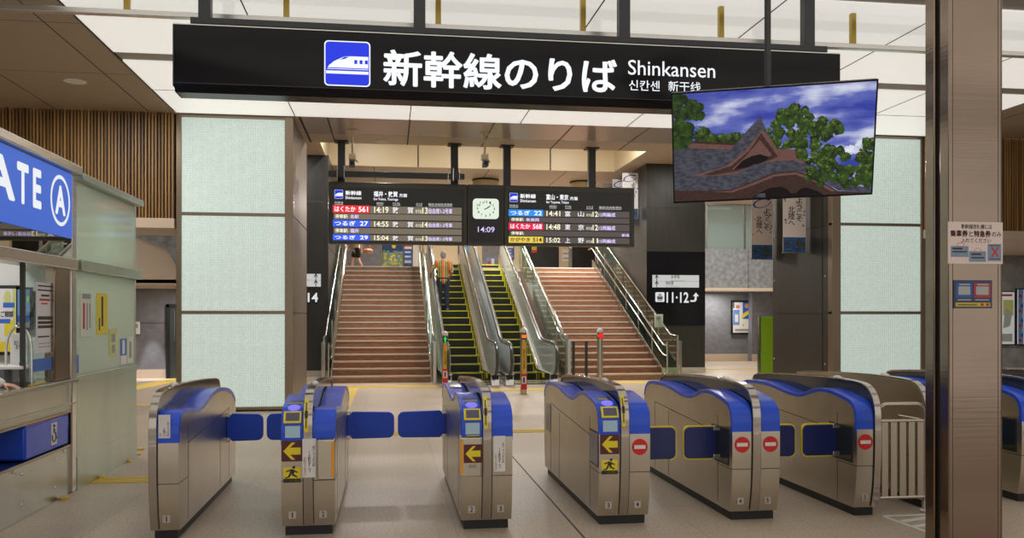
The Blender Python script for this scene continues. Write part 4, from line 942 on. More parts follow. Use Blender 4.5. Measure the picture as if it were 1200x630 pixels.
n = thing('notice', 'dark blue and red ticket guide sticker below the pink notice on the pillar', 'notice', (3.92, 5.398, 1.75))
x0, z0, x1, z1 = 3.777, 1.652, 4.061, 1.842; h = z1 - z0; w_ = x1 - x0
M['guideblue'] = mat('guide_blue', (.02, .04, .13), .3); M['guideb2'] = mat('guide_mid_blue', (.03, .10, .33), .4); M['guider'] = mat('guide_red', (.45, .03, .03), .4)
P_(n, MB().box(x0, x1, 5.395, 5.397, z0, z1), 'sheet', 'guideblue')
SH(n, [(rect(*q(.06, .48, .10, .62)), 0), (rect(*q(.53, .96, .10, .62)), 1), (rrect(*q(.12, .43, .22, .52), .008), 2), (rrect(*q(.58, .91, .22, .52), .008), 2), (rect(*q(.05, .95, .80, .94)), 3), (rect(*q(.70, .78, .82, .92)), 1), (rect(*q(.84, .92, .82, .92)), 1)], 5.395, .0005, ['guideb2', 'guider', 'paperdim', 'yellowdim'], 'ticket_picture')
for a, b, c, d in ((.14, .42, .13, .18), (.60, .90, .13, .18), (.10, .45, .68, .72), (.55, .92, .68, .72), (.10, .60, .86, .89)): P_(n, MB().box(*(lambda r: (r[0], r[1], 5.3925, 5.3930, r[2], r[3]))(q(a, b, c, d))), 'print_line', 'ink' if c > .8 else 'paperdim')
# ================================================================== TICKET OFFICE BOOTH
XB = -2.83
t = thing('ticket_office', 'steel and frosted glass ticket office at left with counter and blue gate sign', 'ticket office', (XB, 8, 0))
mb = MB(); mb.box(-3.3, XB - .02, 4.6, 8.47, .74, 1.0); mb.box(-3.3, XB - .02, 4.6, 8.47, 0, .43); mb.box(-3.3, XB - .26, 4.6, 8.47, .43, .74); mb.box(-4.6, XB - .02, 8.32, 8.47, .43, .74)
mb.box(-3.3, XB - .0, 4.6, 8.47, .80, .815)
P_(t, mb, 'counter_body', 'booth', .004)
for y, z in ((6.6, .12), (6.6, .38), (7.3, .12), (7.3, .36), (8.0, .12), (8.0, .36), (7.15, .40), (8.2, .40)): P_(t, MB().ball((XB - .018, y, z), .012, seg=8), 'screw', 'chrome')
P_(t, MB().box(XB - .25, XB + .0, 4.6, 8.32, .425, .45).box(XB - .02, XB + .004, 4.6, 8.33, .735, .752).box(XB - .02, XB + .004, 8.315, 8.33, .43, .75), 'recess_frame', 'pillar', .003)
P_(t, MB().box(-3.36, XB + .03, 4.6, 8.44, 1.0, 1.035), 'counter_top', 'counter', .008)
P_(t, MB().box(XB - .10, XB - .015, 7.98, 8.36, 1.035, 2.03), 'steel_post', 'pillar', .01)
P_(t, MB().box(XB - .10, XB, 8.35, 8.47, 0, 2.9), 'corner_post', 'satin', .01)
P_(t, MB().box(XB - .2, XB + .04, 4.6, 8.40, 2.015, 2.115), 'lintel_band', 'steel_h', .01)
P_(t, MB().box(XB - .6, XB + .06, 4.6, 8.46, 2.885, 2.965), 'cornice', 'steel_h', .012)
P_(t, MB().box(-5.2, XB - .05, 4.6, 10.38, 2.9, 2.95), 'roof', 'white')
P_(t, MB().box(XB - .012, XB - .004, 4.6, 8.35, 2.115, 2.885), 'sign_glass', 'signglass')
P_(t, MB().box(XB - .5, XB - .4, 4.6, 8.35, 2.115, 2.885), 'sign_box_back', 'darkgrey')
ya, yb = side(36, 380, XB)[0], side(64, 380, XB)[0]
P_(t, MB().box(XB - .06, XB - .05, ya, 8.0, 1.035, 2.02), 'window_pane', 'winglass'); P_(t, MB().box(XB - .075, XB - .04, ya - .02, ya + .005, 1.035, 2.02), 'pane_edge', 'darkpanel')
P_(t, MB().box(-5.2, XB - .12, 8.40, 8.47, 0, 2.9), 'inner_partition', 'white'); P_(t, MB().box(-5.3, -5.2, 4.6, 10.38, 0, 2.9), 'back_wall', 'white')
P_(t, MB().box(XB - .06, XB, 8.47, 10.385, 0, 1.05).box(XB - .06, XB + .008, 8.47, 10.39, .98, 1.05), 'lower_panel', 'boothgreen', .004)
P_(t, MB().box(XB, XB + .006, 8.47, 10.385, 0, .30), 'kick_plate', 'boothgreen')
P_(t, MB().box(XB - .03, XB - .015, 8.47, 10.36, 1.05, 2.02).box(XB - .03, XB - .015, 8.47, 10.36, 2.12, 2.85), 'frosted_glass', 'boothglass')
P_(t, MB().box(XB - .08, XB + .05, 8.47, 10.45, 2.015, 2.12), 'glass_band', 'boothgreen', .006); P_(t, MB().box(XB - .2, XB + .06, 8.46, 10.47, 2.85, 2.915), 'glass_cornice', 'boothgreen', .006)
P_(t, MB().box(XB - .04, XB - .008, 10.35, 10.39, 1.05, 2.85), 'end_mullion', 'satin'); P_(t, MB().box(-5.2, XB - .04, 10.34, 10.38, 0, 2.9), 'end_wall', 'paleglass')
P_(t, MB().box(-3.9, -3.8, 8.5, 10.34, 0, 2.85), 'screen_wall', 'paleglass')

y0, z0 = side(30, 504.6, XB); y1, z1 = side(81.5, 486, XB)
b = thing('accessible_box', 'blue box with a white wheelchair sign, set in the counter front', 'box', (XB, y0, .45))
P_(b, MB().box(XB - .24, XB - .002, y0, y1 - .02, .455, .725), 'body', 'blue', .02); P_(b, MB().box(XB - .22, XB - .004, y0 + .03, y1 - .03, .725, .732), 'lid_edge', 'orange')
yc = y0 + (y1 - y0) * .62; s = .065
P_(b, MB().box(XB - .004, XB + .0005, yc - s, yc + s, .50, .69), 'plate', 'paper')
mb = MB(); q = lambda a, c: (XB + .002, yc + a * s, .595 + c * .08)
mb.tube([q(*p) for p in ((-.15, .62), (-.12, .1), (.38, .08), (.58, -.55), (.8, -.5))], .006, 6); mb.tube([q(-.13, .35), q(.3, .33)], .005, 6)
mb.tube([(XB + .002, yc + (-.1 + .62 * math.cos(a)) * s, .595 + (-.35 + .5 * math.sin(a)) * .08) for a in [math.radians(150 + 225 * k / 14) for k in range(15)]], .005, 6); mb.ball(q(-.15, .85), .012)
P_(b, mb, 'wheelchair_symbol', 'ink')
# gate sign above the counter
yr = side(83, 240, XB)[0]; g = thing('gate_sign', 'blue illuminated sign reading GATE with a circled A above the ticket counter', 'sign', (XB, 7, 2.58))
P_(g, MB().box(XB + .001, XB + .012, 4.7, yr, 2.296, 2.872), 'panel', 'gateblue', smooth=0)
XS = XB + .0125
for ch, pa, pb in (('G', -68, -46), ('A', -20, 15.5), ('T', 17.8, 31.5), ('E', 36.5, 46.5)):
    ya, yb = (side(pa, 230, XB)[0], side(pb, 230, XB)[0]); TX(g, ch, ya, yb, 2.47, 2.79, XS + .001, 'gatewhite', facing='right', bold=.034)
cy = side(69, 240, XB)[0]; cz = 2.60; ro = (side(80.5, 240, XB)[0] - side(57.5, 240, XB)[0]) / 2; mb = MB()
for k in range(40):
    a, b2 = 2 * PI * k / 40, 2 * PI * (k + 1) / 40; mb.face([(XS + .001, cy + r * math.cos(c), cz + r * .97 * math.sin(c)) for r, c in ((ro, a), (ro, b2), (ro * .85, b2), (ro * .85, a))])
P_(g, mb, 'ring', 'gatewhite'); TX(g, 'A', cy - ro * .52, cy + ro * .52, cz - ro * .55, cz + ro * .58, XS + .001, 'gatewhite', facing='right', bold=.04)
# notices behind the frosted glass
def leaflet(label, p0, p1, y0, y1, m, X=XB - .012, lines=(), head=None, th=.002):
    a = side(p0, y0, X); b = side(p1, y1, X); zt, zb = a[1], side(p0, y1, X)[1]
    o = thing('notice', label, 'notice', (X, a[0], zb)); P_(o, MB().box(X, X + th, a[0], b[0], zb, zt), 'sheet', m)
    H_ = zt - zb; W_ = b[0] - a[0]
    for (u0, u1, v0, v1, mm) in lines: P_(o, MB().box(X + th, X + th + .0008, a[0] + u0 * W_, a[0] + u1 * W_, zt - v1 * H_, zt - v0 * H_), 'print_line', mm)
    return o
vl = lambda m: [(u, u + .10, .12 + .05 * (i % 2), .88 - .07 * (i % 3), m) for i, u in enumerate((.22, .44, .66))]
leaflet('upright yellow notice on the frosted glass of the ticket office', 113, 126, 343, 392, 'yellowfilm', lines=[(.42, .58, .08, .80, 'ink'), (.2, .3, .6, .9, 'ink')])
leaflet('white notice with red print on the frosted glass, leftmost beside the steel post', 94, 108, 342, 395, 'paperfilm', lines=[(.15, .85, .03, .14, 'grey'), (.2, .36, .24, .82, 'redprint'), (.5, .6, .24, .85, 'grey'), (.74, .84, .24, .8, 'grey')])
leaflet('small pale yellow notice on the frosted glass, low beside the upright yellow one', 128, 137, 385, 417, 'palefilm', lines=[(.25, .75, .2, .5, 'grey'), (.3, .7, .6, .9, 'grey')])
leaflet('blue notice over a white tag on the frosted glass', 141, 148, 397, 427, 'bluefilm', lines=[(.3, .7, .05, .6, 'paper'), (0, 1, .66, 1, 'paper')])
leaflet('narrow white notice at the right end of the frosted glass', 149, 156, 394, 426, 'paperfilm', lines=[(.3, .7, .2, .8, 'grey')])
leaflet('narrow blue notice low on the frosted glass beside the corner post', 88, 92, 416, 437, 'bluefilm')
# inside the ticket window
o = leaflet('tall white timetable notice behind the ticket window pane', 42, 61, 330, 414, 'paper', XB - .049, lines=[(.1, .9, .04, .06, 'ink'), (.1, .9, .10, .12, 'ink'), (.3, .8, .17, .20, 'ink'), (.2, .85, .23, .26, 'redprint'), (.3, .7, .29, .31, 'redprint'), (.1, .9, .48, .53, 'darkpanel'), (.1, .9, .55, .59, 'darkpanel'), (.1, .9, .61, .65, 'darkpanel'), (.1, .8, .76, .78, 'ink'), (.15, .85, .86, .87, 'grey'), (.15, .85, .91, .92, 'grey')])
leaflet('plain blue plate at the foot of the ticket window pane', 38, 63.5, 421, 436, 'bluefilm', XB - .04)
yp = 8.36
def poster(name, label, cat, pa, pb, ya, yb, Y, m, marks=(), frame=None, d=.02):
    a, b = at(pa, ya, Y), at(pb, yb, Y); zb = at(pa, yb, Y)[1]; x0, x1, z0, z1 = a[0], b[0], zb, a[1]; W_, H_ = x1 - x0, z1 - z0
    o = thing(name, label, cat, ((x0 + x1) / 2, Y, (z0 + z1) / 2))
    if frame: P_(o, MB().box(x0 - frame, x1 + frame, Y - d * .6, Y, z0 - frame, z1 + frame), 'frame', 'black')
    P_(o, MB().box(x0, x1, Y - d, Y - .001, z0, z1), 'sheet', m)
    ml = []; mm = []
    for poly, k in marks:
        if k not in mm: mm.append(k)
        ml.append(([(x0 + u * W_, z0 + v * H_) for u, v in poly], mm.index(k)))
    if ml: SH(o, ml, Y - d, .0008, mm, 'print')
    return o, (x0, x1, z0, z1)
rc = rect
o, bb = poster('poster', 'yellow and white poster on the inside wall of the ticket window', 'poster', -14, 20, 338, 412, yp, 'paper', [(rc(0, 1, 0, .16), 'yellow'), (rc(.6, 1, .25, .5), 'yellow'), (disc(.7, .85, .12, 10), 'palefilm'), (rc(.88, 1, .4, 1), 'palefilm'), (rc(0, .1, 0, 1), 'yellow'), (rc(.55, .95, .70, .78), 'bluefilm'), (rc(.3, .8, .45, .52), 'bluefilm')], .03)
TX(o, 'スご相談', bb[0] + .3 * (bb[1] - bb[0]), bb[1] - .02, bb[2] + .55 * (bb[3] - bb[2]), bb[2] + .65 * (bb[3] - bb[2]), yp - .024, 'inkblue')
poster('poster', 'blue sea poster at the right side of the ticket window interior', 'poster', 21.5, 36, 339, 384, yp, 'skyfilm', [(rc(0, 1, .15, .32), 'inkblue'), (rc(0, 1, 0, .15), 'grey'), (disc(.85, .75, .1, 8, .1), 'green')], .02)
a = at(10, 420, 7.55); c = thing('counter_stand', 'white counter sign stand behind the ticket window under a chrome hoop', 'stand', (-3.05, 7.6, 1.035))
x0, z0 = at(13, 440, 7.62); x1, z1 = at(34, 390, 7.62)
P_(c, MB().box(x0, x1, 7.60, 7.63, 1.035, z1), 'card', 'paper', .004); P_(c, MB().box(x0 - .02, x1 + .02, 7.56, 7.70, 1.0351, 1.06), 'foot', 'grey')
TX(c, '並びください\n座下さい', x0 + .03, x1 - .02, z1 - .13, z1 - .06, 7.599, 'ink'); P_(c, MB().box((x0 + x1) / 2, (x0 + x1) / 2 + .05, 7.596, 7.6, 1.10, 1.22), 'phone_picture', 'grey')
hp = thing('chrome_hoop', 'chrome hoop over the white sign stand on the ticket counter', 'hoop', (-3.0, 7.5, 1.035)); pts = []
for k in range(21):
    an = PI * k / 20; pxx = 22 - 15 * math.cos(an); pyy = 412 - 30 * math.sin(an); x, z = at(pxx, pyy, 7.5); pts.append((x, 7.5, z))
P_(hp, MB().tube([(pts[0][0], 7.5, 1.035)] + pts + [(pts[-1][0], 7.5, 1.035)], .010), 'tube', 'chrome')
sh = thing('counter_shelf', 'pale raised writing shelf on the ticket counter behind the window', 'shelf', (-3.2, 7.5, 1.035)); x1, z1 = at(33, 428, 7.5)
P_(sh, MB().box(x1 - .5, x1, 7.38, 7.68, z1 - .025, z1), 'board', 'white', .004); P_(sh, MB().box(x1 - .46, x1 - .16, 7.45, 7.66, 1.035, z1 - .025), 'base', 'grey')
pt = tag(MB().box(0, .03, -.42, .0, 0, .012).box(.004, .03, -.40, -.05, .012, .016).build('ruler', 'yellowwood', None, .002, loc=(-2.90, 7.86, 1.035)), 'yellow ruler lying along the edge of the ticket counter', 'ruler'); pt.rotation_euler = (0, 0, .1)
area('booth_fill', (-3.9, 7.2, 2.85), .4, 26); area('booth_fill', (-3.35, 9.4, 2.8), .4, 22)  # lights without fittings, added to brighten the booth inside
# floor cap studs along the booth foot
for i, (px, py) in enumerate(((75, 585), (119, 560), (150, 541), (161, 533), (165, 527))):
    u = (px - 600) / F; d = EYE * F / (py - HY); x, y = d * (u * CT + ST), d * (CT - u * ST)
    o = MB().lathe([(.045, 0), (.04, .02), (.015, .032), (0, .033)], seg=14).build('floor_stud', 'yellowwood', loc=(x, y, 0)); tag(o, 'small tan rubber stud on the floor along the foot of the ticket office', 'floor stud', 'studs by the ticket office')

# ================================================================== STAIRS
YB0, RISE, RUN, NST = 21.1, .16, .38, 20; SL = RISE / RUN
def stairs(label, x0, x1):
    t = thing('staircase', label, 'stairs', ((x0 + x1) / 2, YB0, 0)); poly = [(YB0, 0)]
    for k in range(NST): poly += [(YB0 + k * RUN, (k + 1) * RISE), (YB0 + (k + 1) * RUN, (k + 1) * RISE)]
    poly += [(YB0 + NST * RUN, 0)]
    P_(t, MB().prism(poly, 'x', x0, x1), 'steps', 'stair', smooth=0)
    for k in range(NST): y, z = YB0 + k * RUN, (k + 1) * RISE; P_(t, MB().box(x0 + .02, x1 - .02, y - .012, y + .05, z - .032, z + .004), 'nosing', 'nosing')
    return t
SLx = (at(387, 440, YB0)[0], at(505.5, 440, YB0)[0]); SRx = (4.38, at(776, 440, YB0)[0])
stairs('left flight of brown stone stairs with pale nosings', *SLx); stairs('right flight of brown stone stairs with pale nosings', *SRx)
def slope(y, h=0): return max(0, (y - YB0) * SL) + RISE * .5 + h
def handrail(label, x, off, skirt=True, glass=False, dirn=1):
    """Twin tube rail following a flight; off: sideways distance of the outer glass side."""
    t = thing('handrail', label, 'handrail', (x, YB0, 0)); ye = YB0 + NST * RUN
    for h in (.60, .85): P_(t, MB().tube([(x, YB0 - .45, h + .02), (x, YB0 - .10, h + .03), (x, YB0 + .1, slope(YB0 + .1, h)), (x, ye, slope(ye, h)), (x, ye + .5, slope(ye, h))], .023), 'rail', 'chrome')
    for k in range(7): y = YB0 + .0 + k * (ye - YB0) / 6; P_(t, MB().tube([(x + off * .5, y, slope(y, -.1)), (x + off * .5, y, slope(y, .88))], .02).tube([(x + off * .5, y, slope(y, .80)), (x, y, slope(y, .83))], .010), 'post', 'satin')
    if skirt: P_(t, MB().prism([(YB0 - .1, 0), (YB0 + .05, .30), (ye, slope(ye, .22)), (ye, slope(ye, -.3)), (YB0 + .3, 0)], 'x', x - .03 if off < 0 else x + .0, x + .0 if off < 0 else x + .03), 'skirt', 'satin')
    if glass:
        xg = x + off
        P_(t, MB().prism([(YB0 - .35, .05), (YB0 - .35, 1.08), (YB0 + .1, 1.10), (ye, slope(ye, 1.0)), (ye, slope(ye, .1)), (YB0 + .2, .05)], 'x', xg - .008, xg + .008), 'glass_panel', 'railglass', smooth=0)
        P_(t, MB().tube([(xg, YB0 - .42, 0), (xg, YB0 - .42, 1.12), (xg, YB0 + .12, 1.13), (xg, ye, slope(ye, 1.03)), (xg, ye + .6, slope(ye, 1.03))], .024), 'top_rail', 'chrome')
        P_(t, MB().box(xg - .04, xg + .04, YB0 - .62, YB0 - .54, 0, 1.0), 'end_post', 'satin', .005)
    return t
handrail('twin steel handrail with glass side at the left edge of the left stairs', SLx[0] + .04, -.16, True, True)
handrail('twin steel handrail at the right edge of the left stairs, beside the escalator', SLx[1] - .05, .10, False, True)
handrail('twin steel handrail with glass side at the right edge of the right stairs', SRx[1] + .0, .26, True, True)
handrail('glass sided handrail at the left edge of the right stairs, beside the escalator', SRx[0] + .02, -.10, False, True)
# ================================================================== ESCALATORS
def escalator(label, xa, xb):
    """xa, xb: inner faces of the two balustrades."""
    t = thing('escalator', label, 'escalator', ((xa + xb) / 2, YB0, 0)); y0 = YB0 - .1; r_ = .195; run = r_ / SL; n = 17; ye = y0 + .45 + n * run
    poly = [(y0 - .9, .0), (y0 - .9, .02), (y0 + .45, .02)]
    for k in range(n): poly += [(y0 + .45 + k * run, (k + 1) * r_), (y0 + .45 + (k + 1) * run, (k + 1) * r_)]
    poly += [(ye, 0)]
    P_(t, MB().prism(poly, 'x', xa, xb), 'steps', 'escstep', smooth=0)
    for k in range(n):
        y, z = y0 + .45 + k * run, (k + 1) * r_
        P_(t, MB().box(xa + .02, xb - .02, y - .008, y + .05, z - .026, z + .004).box(xb - .035, xb - .01, y - .006, y + run, z + .0, z + .006).box(xb - .045, xb - .012, y - .008, y + .006, z - r_, z), 'step_edge', 'escyellow', smooth=0)
    P_(t, MB().box(xa, xb, y0 - .9, y0 - .1, .02, .024), 'floor_plate', 'satin'); P_(t, MB().box(xa + .02, xb - .02, y0 - .12, y0 - .04, .022, .03), 'comb_plate', 'escyellow')
    f = lambda y, h: max(0.02, (y - y0 - .45 + run * .5) * SL + .02) + h
    for s, xw in ((-1, xa), (1, xb)):
        lo, hi = (xw - .20, xw) if s < 0 else (xw, xw + .20); mid = (lo + hi) / 2
        P_(t, MB().prism([(y0 - 1.25, 0), (y0 - 1.15, .28), (y0 + .3, .28), (ye, f(ye, .26)), (ye, f(ye, -.35)), (y0 + 1.6, 0)], 'x', lo, hi), 'skirt', 'escsteel', .01)
        # inclined inner decking between skirt and glass, rounded lower end
        nose = [(y0 - 1.0 - .55 * math.cos(a), .58 + .36 * math.sin(a)) for a in [math.radians(-62 + 124 * k / 14) for k in range(15)]]
        pan = [(y0 - .7, .26)] + nose + [(y0 + .1, .93), (y0 + .5, 1.0), (ye, f(ye, .90)), (ye, f(ye, .26)), (y0 + .45, .26)]
        P_(t, MB().prism(pan, 'x', mid - .05, mid + .05), 'glass_balustrade', 'escglass', smooth=0)
        hr = [(y0 - .75, .20), (y0 - 1.15, .24)] + [(y0 - 1.03 - .58 * math.cos(a), .60 + .39 * math.sin(a)) for a in [math.radians(-50 + 125 * k / 14) for k in range(15)]] + [(y0 - .5, 1.0), (y0 + .1, 1.01), (y0 + .5, 1.06), (ye, f(ye, .96)), (ye + 1, f(ye, .98))]
        P_(t, MB().tube([(mid, a, b) for a, b in hr], .038, 10), 'handrail_belt', 'belt')
        P_(t, MB().tube([(mid + .045 * s * -1, a, b - .035) for a, b in hr[16:]], .02, 8), 'trim_rail', 'chrome')
        P_(t, MB().box(lo + .02, hi - .02, y0 - 1.2, y0 - .8, 0, .24), 'newel_base', 'black')
        P_(t, MB().prism([(y0 - 1.28, .26), (y0 - 1.28, .275), (y0 + .5, .275), (ye, f(ye, .275)), (ye, f(ye, .25)), (y0 + .5, .25)], 'x', lo - .01, hi + .01), 'deck_cover', 'chrome')
    P_(t, MB().box(xb - .012, xb - .004, y0 - .5, y0 - .25, .12, .24), 'yellow_sticker', 'yellow')
    return t
e1a = SLx[1] + .42; escalator('left escalator with yellow edged black steps, carrying the man in the striped shirt', 1.43, 2.33); escalator('right escalator with yellow edged black steps, empty', 2.86, 3.70)
# ================================================================== SENSOR POSTS
def post(label, px, Y, h, light, strip):
    x = at(px, 400, Y)[0]; t = thing('sensor_post', label, 'sensor post', (x, Y, 0)); r = .068
    P_(t, MB().lathe([(r + .02, 0), (r + .02, .012), (r, .02), (r, h - .06)], c=(x, Y), seg=24), 'tube', 'steel'); P_(t, MB().lathe([(r + .004, h - .07), (r + .004, h - .03), (r * .8, h), (r * .4, h + .02), (0, h + .025)], c=(x, Y), seg=24), 'cap', 'clearlamp')
    P_(t, MB().box(x - .055, x + .055, Y - r - .006, Y - r + .02, h - .22, h - .09), 'light_housing', 'black', .006)
    if light == 'ledhot': P_(t, MB().prism(disc(x, h - .155, .058, 24), 'y', Y - r - .012, Y - r), 'red_light', 'ledhot', smooth=0)
    elif light == 'ledgreen': SH(t, [([(x, h - .10), (x + .045, h - .155), (x + .017, h - .155), (x + .017, h - .21), (x - .017, h - .21), (x - .017, h - .155), (x - .045, h - .155)], 0)], Y - r - .007, .002, ['ledgreen'], 'green_arrow')
    else: SH(t, [(rect(x - .045, x - .006, h - .19, h - .12), 0), (rect(x + .006, x + .045, h - .19, h - .12), 0), (rect(x - .045, x + .045, h - .165, h - .145), 0)], Y - r - .007, .002, ['ledorange'], 'orange_light')
    if strip:
        P_(t, MB().box(x - .04, x + .04, Y - r - .006, Y - r + .02, .42, h - .27), 'yellow_strip', 'amber'); TX(t, '足\nも\nと\n注\n意', x - .018, x + .018, .52, h - .42, Y - r - .008, 'ink')
        P_(t, MB().box(x - .058, x + .058, Y - r - .006, Y - r + .02, .10, .42), 'red_plate', 'signred'); P_(t, MB().box(x - .045, x + .045, Y - r - .008, Y - r, .22, .37), 'white_plate', 'paper'); P_(t, MB().box(x - .02, x + .015, Y - r - .010, Y - r, .24, .35), 'figure_mark', 'ink')
post('slim steel sensor post with green light, before the left escalator', 521.5, 19.5, 1.24, 'ledgreen', True)
post('slim steel sensor post with orange light and yellow strip, standing alone before the right escalator', 613.5, 17.6, 1.34, 'ledorange', True)
post('slim steel sensor post with a round red light, before the right stairs', 703, 19.6, 1.30, 'ledhot', False)
for i, px in enumerate((672, 687)):
    x = at(px, 420, 19.75)[0]; t = thing('steel_post', ('thin steel barrier post beside the right escalator end', 'thin steel barrier post nearer the red lit sensor post')[i], 'post', (x, 19.75, 0))
    P_(t, MB().box(x - .03, x + .03, 19.72, 19.78, 0, 1.02), 'upright', 'darkgrey', .004); P_(t, MB().box(x - .06, x + .06, 19.69, 19.81, 0, .015), 'base_plate', 'satin')
M['mappaper'] = mat('map_paper_glow', (.66, .70, .72), .5, emit=.25, ecol=(.66, .70, .72)); M['mapgrey'] = mat('map_grey', (.45, .52, .46), .6); M['nightblue'] = mat('night_blue', (.02, .06, .22), .6); M['fieldgreen'] = mat('field_green', (.18, .30, .14), .6); M['fieldyellow'] = mat('field_yellow', (.55, .50, .10), .6); M['inkpanel'] = mat('ink_panel', (.03, .03, .06), .4); M['ledpinkdim'] = mat('crimson_band', (.62, .05, .10), .5)  # map paper is given a weak glow of its own though no lamp
# ================================================================== WALL SIGNS, POSTERS, SMALL THINGS
YW = 23.48
def fr_(k0, k1, y0, y1, Y): a = at(k0, y0, Y); return a[0], at(k1, y0, Y)[0], at(k0, y1, Y)[1], a[1]
def stripsign(t, k0, k1, y0, y1, arrows, names):
    x0, x1, z0, z1 = fr_(k0, k1, y0, y1, YW); P_(t, MB().box(x0, x1, YW - .012, YW, z0, z1), 'white_panel', 'stripwhite'); P_(t, MB().box(x0, x1, YW - .0135, YW - .012, (z0 + z1) / 2 - .004, (z0 + z1) / 2 + .004), 'divider_line', 'grey')
    H_ = (z1 - z0) / 2
    for r_ in (0, 1):
        zc = z1 - H_ * (r_ + .5)
        TX(t, '↑', x0 + (x1 - x0) * arrows - .05, x0 + (x1 - x0) * arrows + .05, zc - .10, zc + .10, YW - .0135, 'ink', bold=.02)
        TX(t, names[r_][0], x0 + (x1 - x0) * names[r_][2], x0 + (x1 - x0) * names[r_][3], zc - .015, zc + .09, YW - .0135, 'ink'); TX(t, names[r_][1], x0 + (x1 - x0) * names[r_][2], x0 + (x1 - x0) * (names[r_][3] + .12), zc - .09, zc - .045, YW - .0135, 'grey', bold=.0)
M['stripwhite'] = E_('strip_white', (.62, .62, .60), .9); M['platform'] = E_('platform_white', (.80, .82, .84), .9)
t = thing('platform_sign', 'white lettered sign 11 12 with turning arrow right of the stairs', 'sign', (8.0, YW, 2.3))
stripsign(t, 764.5, 819, 322, 336.5, .09, (('お手洗', 'Restrooms', .40, .58), ('待合室', 'Waiting Room', .28, .45)))
x0, x1, z0, z1 = fr_(768, 778.6, 342.2, 353.5, YW)
SH(t, [(rrect(x0, x1, z0, z1, .03), 0), (rrect(x0 + .05, x1 - .05, z0 + .07, z1 - .10, .03), 1), (rect(x0 + .07, x1 - .07, z0 + .13, z1 - .13), 0), (rect(x0 + .06, x1 - .06, z0 + .03, z0 + .05), 1), (rect(x0 + .09, x1 - .09, z1 - .08, z1 - .05), 1)], YW - .001, .003, ['platform', 'ink'], 'train_icon')
x0, x1, z0, z1 = fr_(781, 807, 342, 354.5, YW); TX(t, '11·12', x0, x1, z0, z1, YW - .006, 'platform', bold=.02)
x0, x1, z0, z1 = fr_(809, 819.5, 342.5, 354, YW); W_, H_ = x1 - x0, z1 - z0; q = lambda a, b: (x0 + a * W_, z0 + b * H_)
SH(t, [([q(0, .05), q(.5, .05), q(.68, .2), q(.72, .62), q(.95, .62), q(.62, 1), q(.28, .62), q(.5, .62), q(.46, .3), q(.4, .22), q(0, .22)], 0), ([q(.0, .05), q(.0, .22), q(.2, .22), q(.2, .05)], 0)], YW - .001, .003, ['platform'], 'turn_arrow')
t = thing('platform_sign', 'white lettered sign 14 on the dark wall left of the stairs', 'sign', (-2.1, YW, 2.3))
stripsign(t, 334, 376, 320.5, 335.5, .86, (('お手洗', 'Restrooms', .25, .55), ('待合室', 'Waiting Room', .25, .55)))
x0, x1, z0, z1 = fr_(342, 372.6, 342.7, 353.8, YW); TX(t, '13·14', x0, x1, z0, z1, YW - .004, 'platform', bold=.02)
o = thing('notice', 'small pale plate on the outer rail of the right stairs', 'notice', (7.1, 22.0, 1.4)); x0, x1, z0, z1 = fr_(767, 777, 368, 383, 22.2); P_(o, MB().box(x0, x1, 22.2, 22.22, z0, z1), 'plate', 'greenfilm', .004); P_(o, MB().box(x0 + .05, x1 - .05, 22.196, 22.2, z1 - .14, z1 - .05), 'print_block', 'grey'); P_(o, MB().tube([((x0 + x1) / 2, 22.22, z1), ((x0 + x1) / 2, 22.24, z0 - .5)], .012), 'bracket', 'satin')
gx0, gz = at(890, 371, 19.0); gx1 = gx0 + .75
t = thing('green_panel', 'lime green standing panel beside the dark side of the right glowing column', 'panel', ((gx0 + gx1) / 2, 19.0, 0)); P_(t, MB().box(gx0, gx1, 18.96, 19.04, .03, gz), 'board', 'green', .006); P_(t, MB().box(gx0 - .02, gx1, 18.9, 19.1, 0, .03).box(gx0 - .025, gx0, 18.94, 19.06, .03, gz + .01), 'frame', 'satin')
poster('poster', 'framed bright poster on the grey wall of the far right recess', 'poster', 858.5, 880, 354, 389.5, 29.55, 'paper', [(rc(.0, .35, .25, .75), 'skyfilm'), (rc(.1, .28, .35, .6), 'paper'), (rc(.52, .95, .45, 1), 'inkblue'), ([(.45, .45), (.98, .66), (.98, .80), (.45, .58)], 'yellow'), (disc(.75, .88, .14, 12, .08), 'skin'), (rc(0, .06, .8, 1), 'ink'), (disc(.25, .85, .12, 10, .06), 'bloompink'), (rc(.1, .9, .05, .12), 'grey'), (rc(.5, .6, .2, .3), 'yellow')], .07, .05)
poster('poster', 'pale map poster in a dark frame on the concrete wall right of the pillar', 'poster', 1160, 1187, 342, 403, 20.97, 'mappaper', [(rc(.5, .95, .55, .85), 'palefilm'), ([(.5, .3), (.8, .35), (.9, .6), (.6, .7)], 'mapgrey'), (rc(.1, .9, .92, .96), 'redprint'), (rc(.4, .9, .05, .2), 'mapgrey')], .03, .06)
poster('poster', 'map poster with red and blue marks at the right edge of the view', 'poster', 1191, 1212, 339, 403, 20.97, 'mappaper', [(rc(.02, .3, .0, 1), 'skyfilm')] + [(rc(.05 + .1 * (i % 3), .2 + .1 * (i % 3), .04 + i * .09, .10 + i * .09), ('redprint', 'inkblue', 'paper')[i % 3]) for i in range(10)], .03, .06)
poster('poster', 'narrow slice of a poster seen between the right glowing column and the pillar', 'poster', 1066, 1092, 345, 402, 20.97, 'skyfilm', [(rc(.1, .95, .1 + i * .09, .14 + i * .09), ('paper', 'redprint', 'paper')[i % 3]) for i in range(9)], .06, .06)

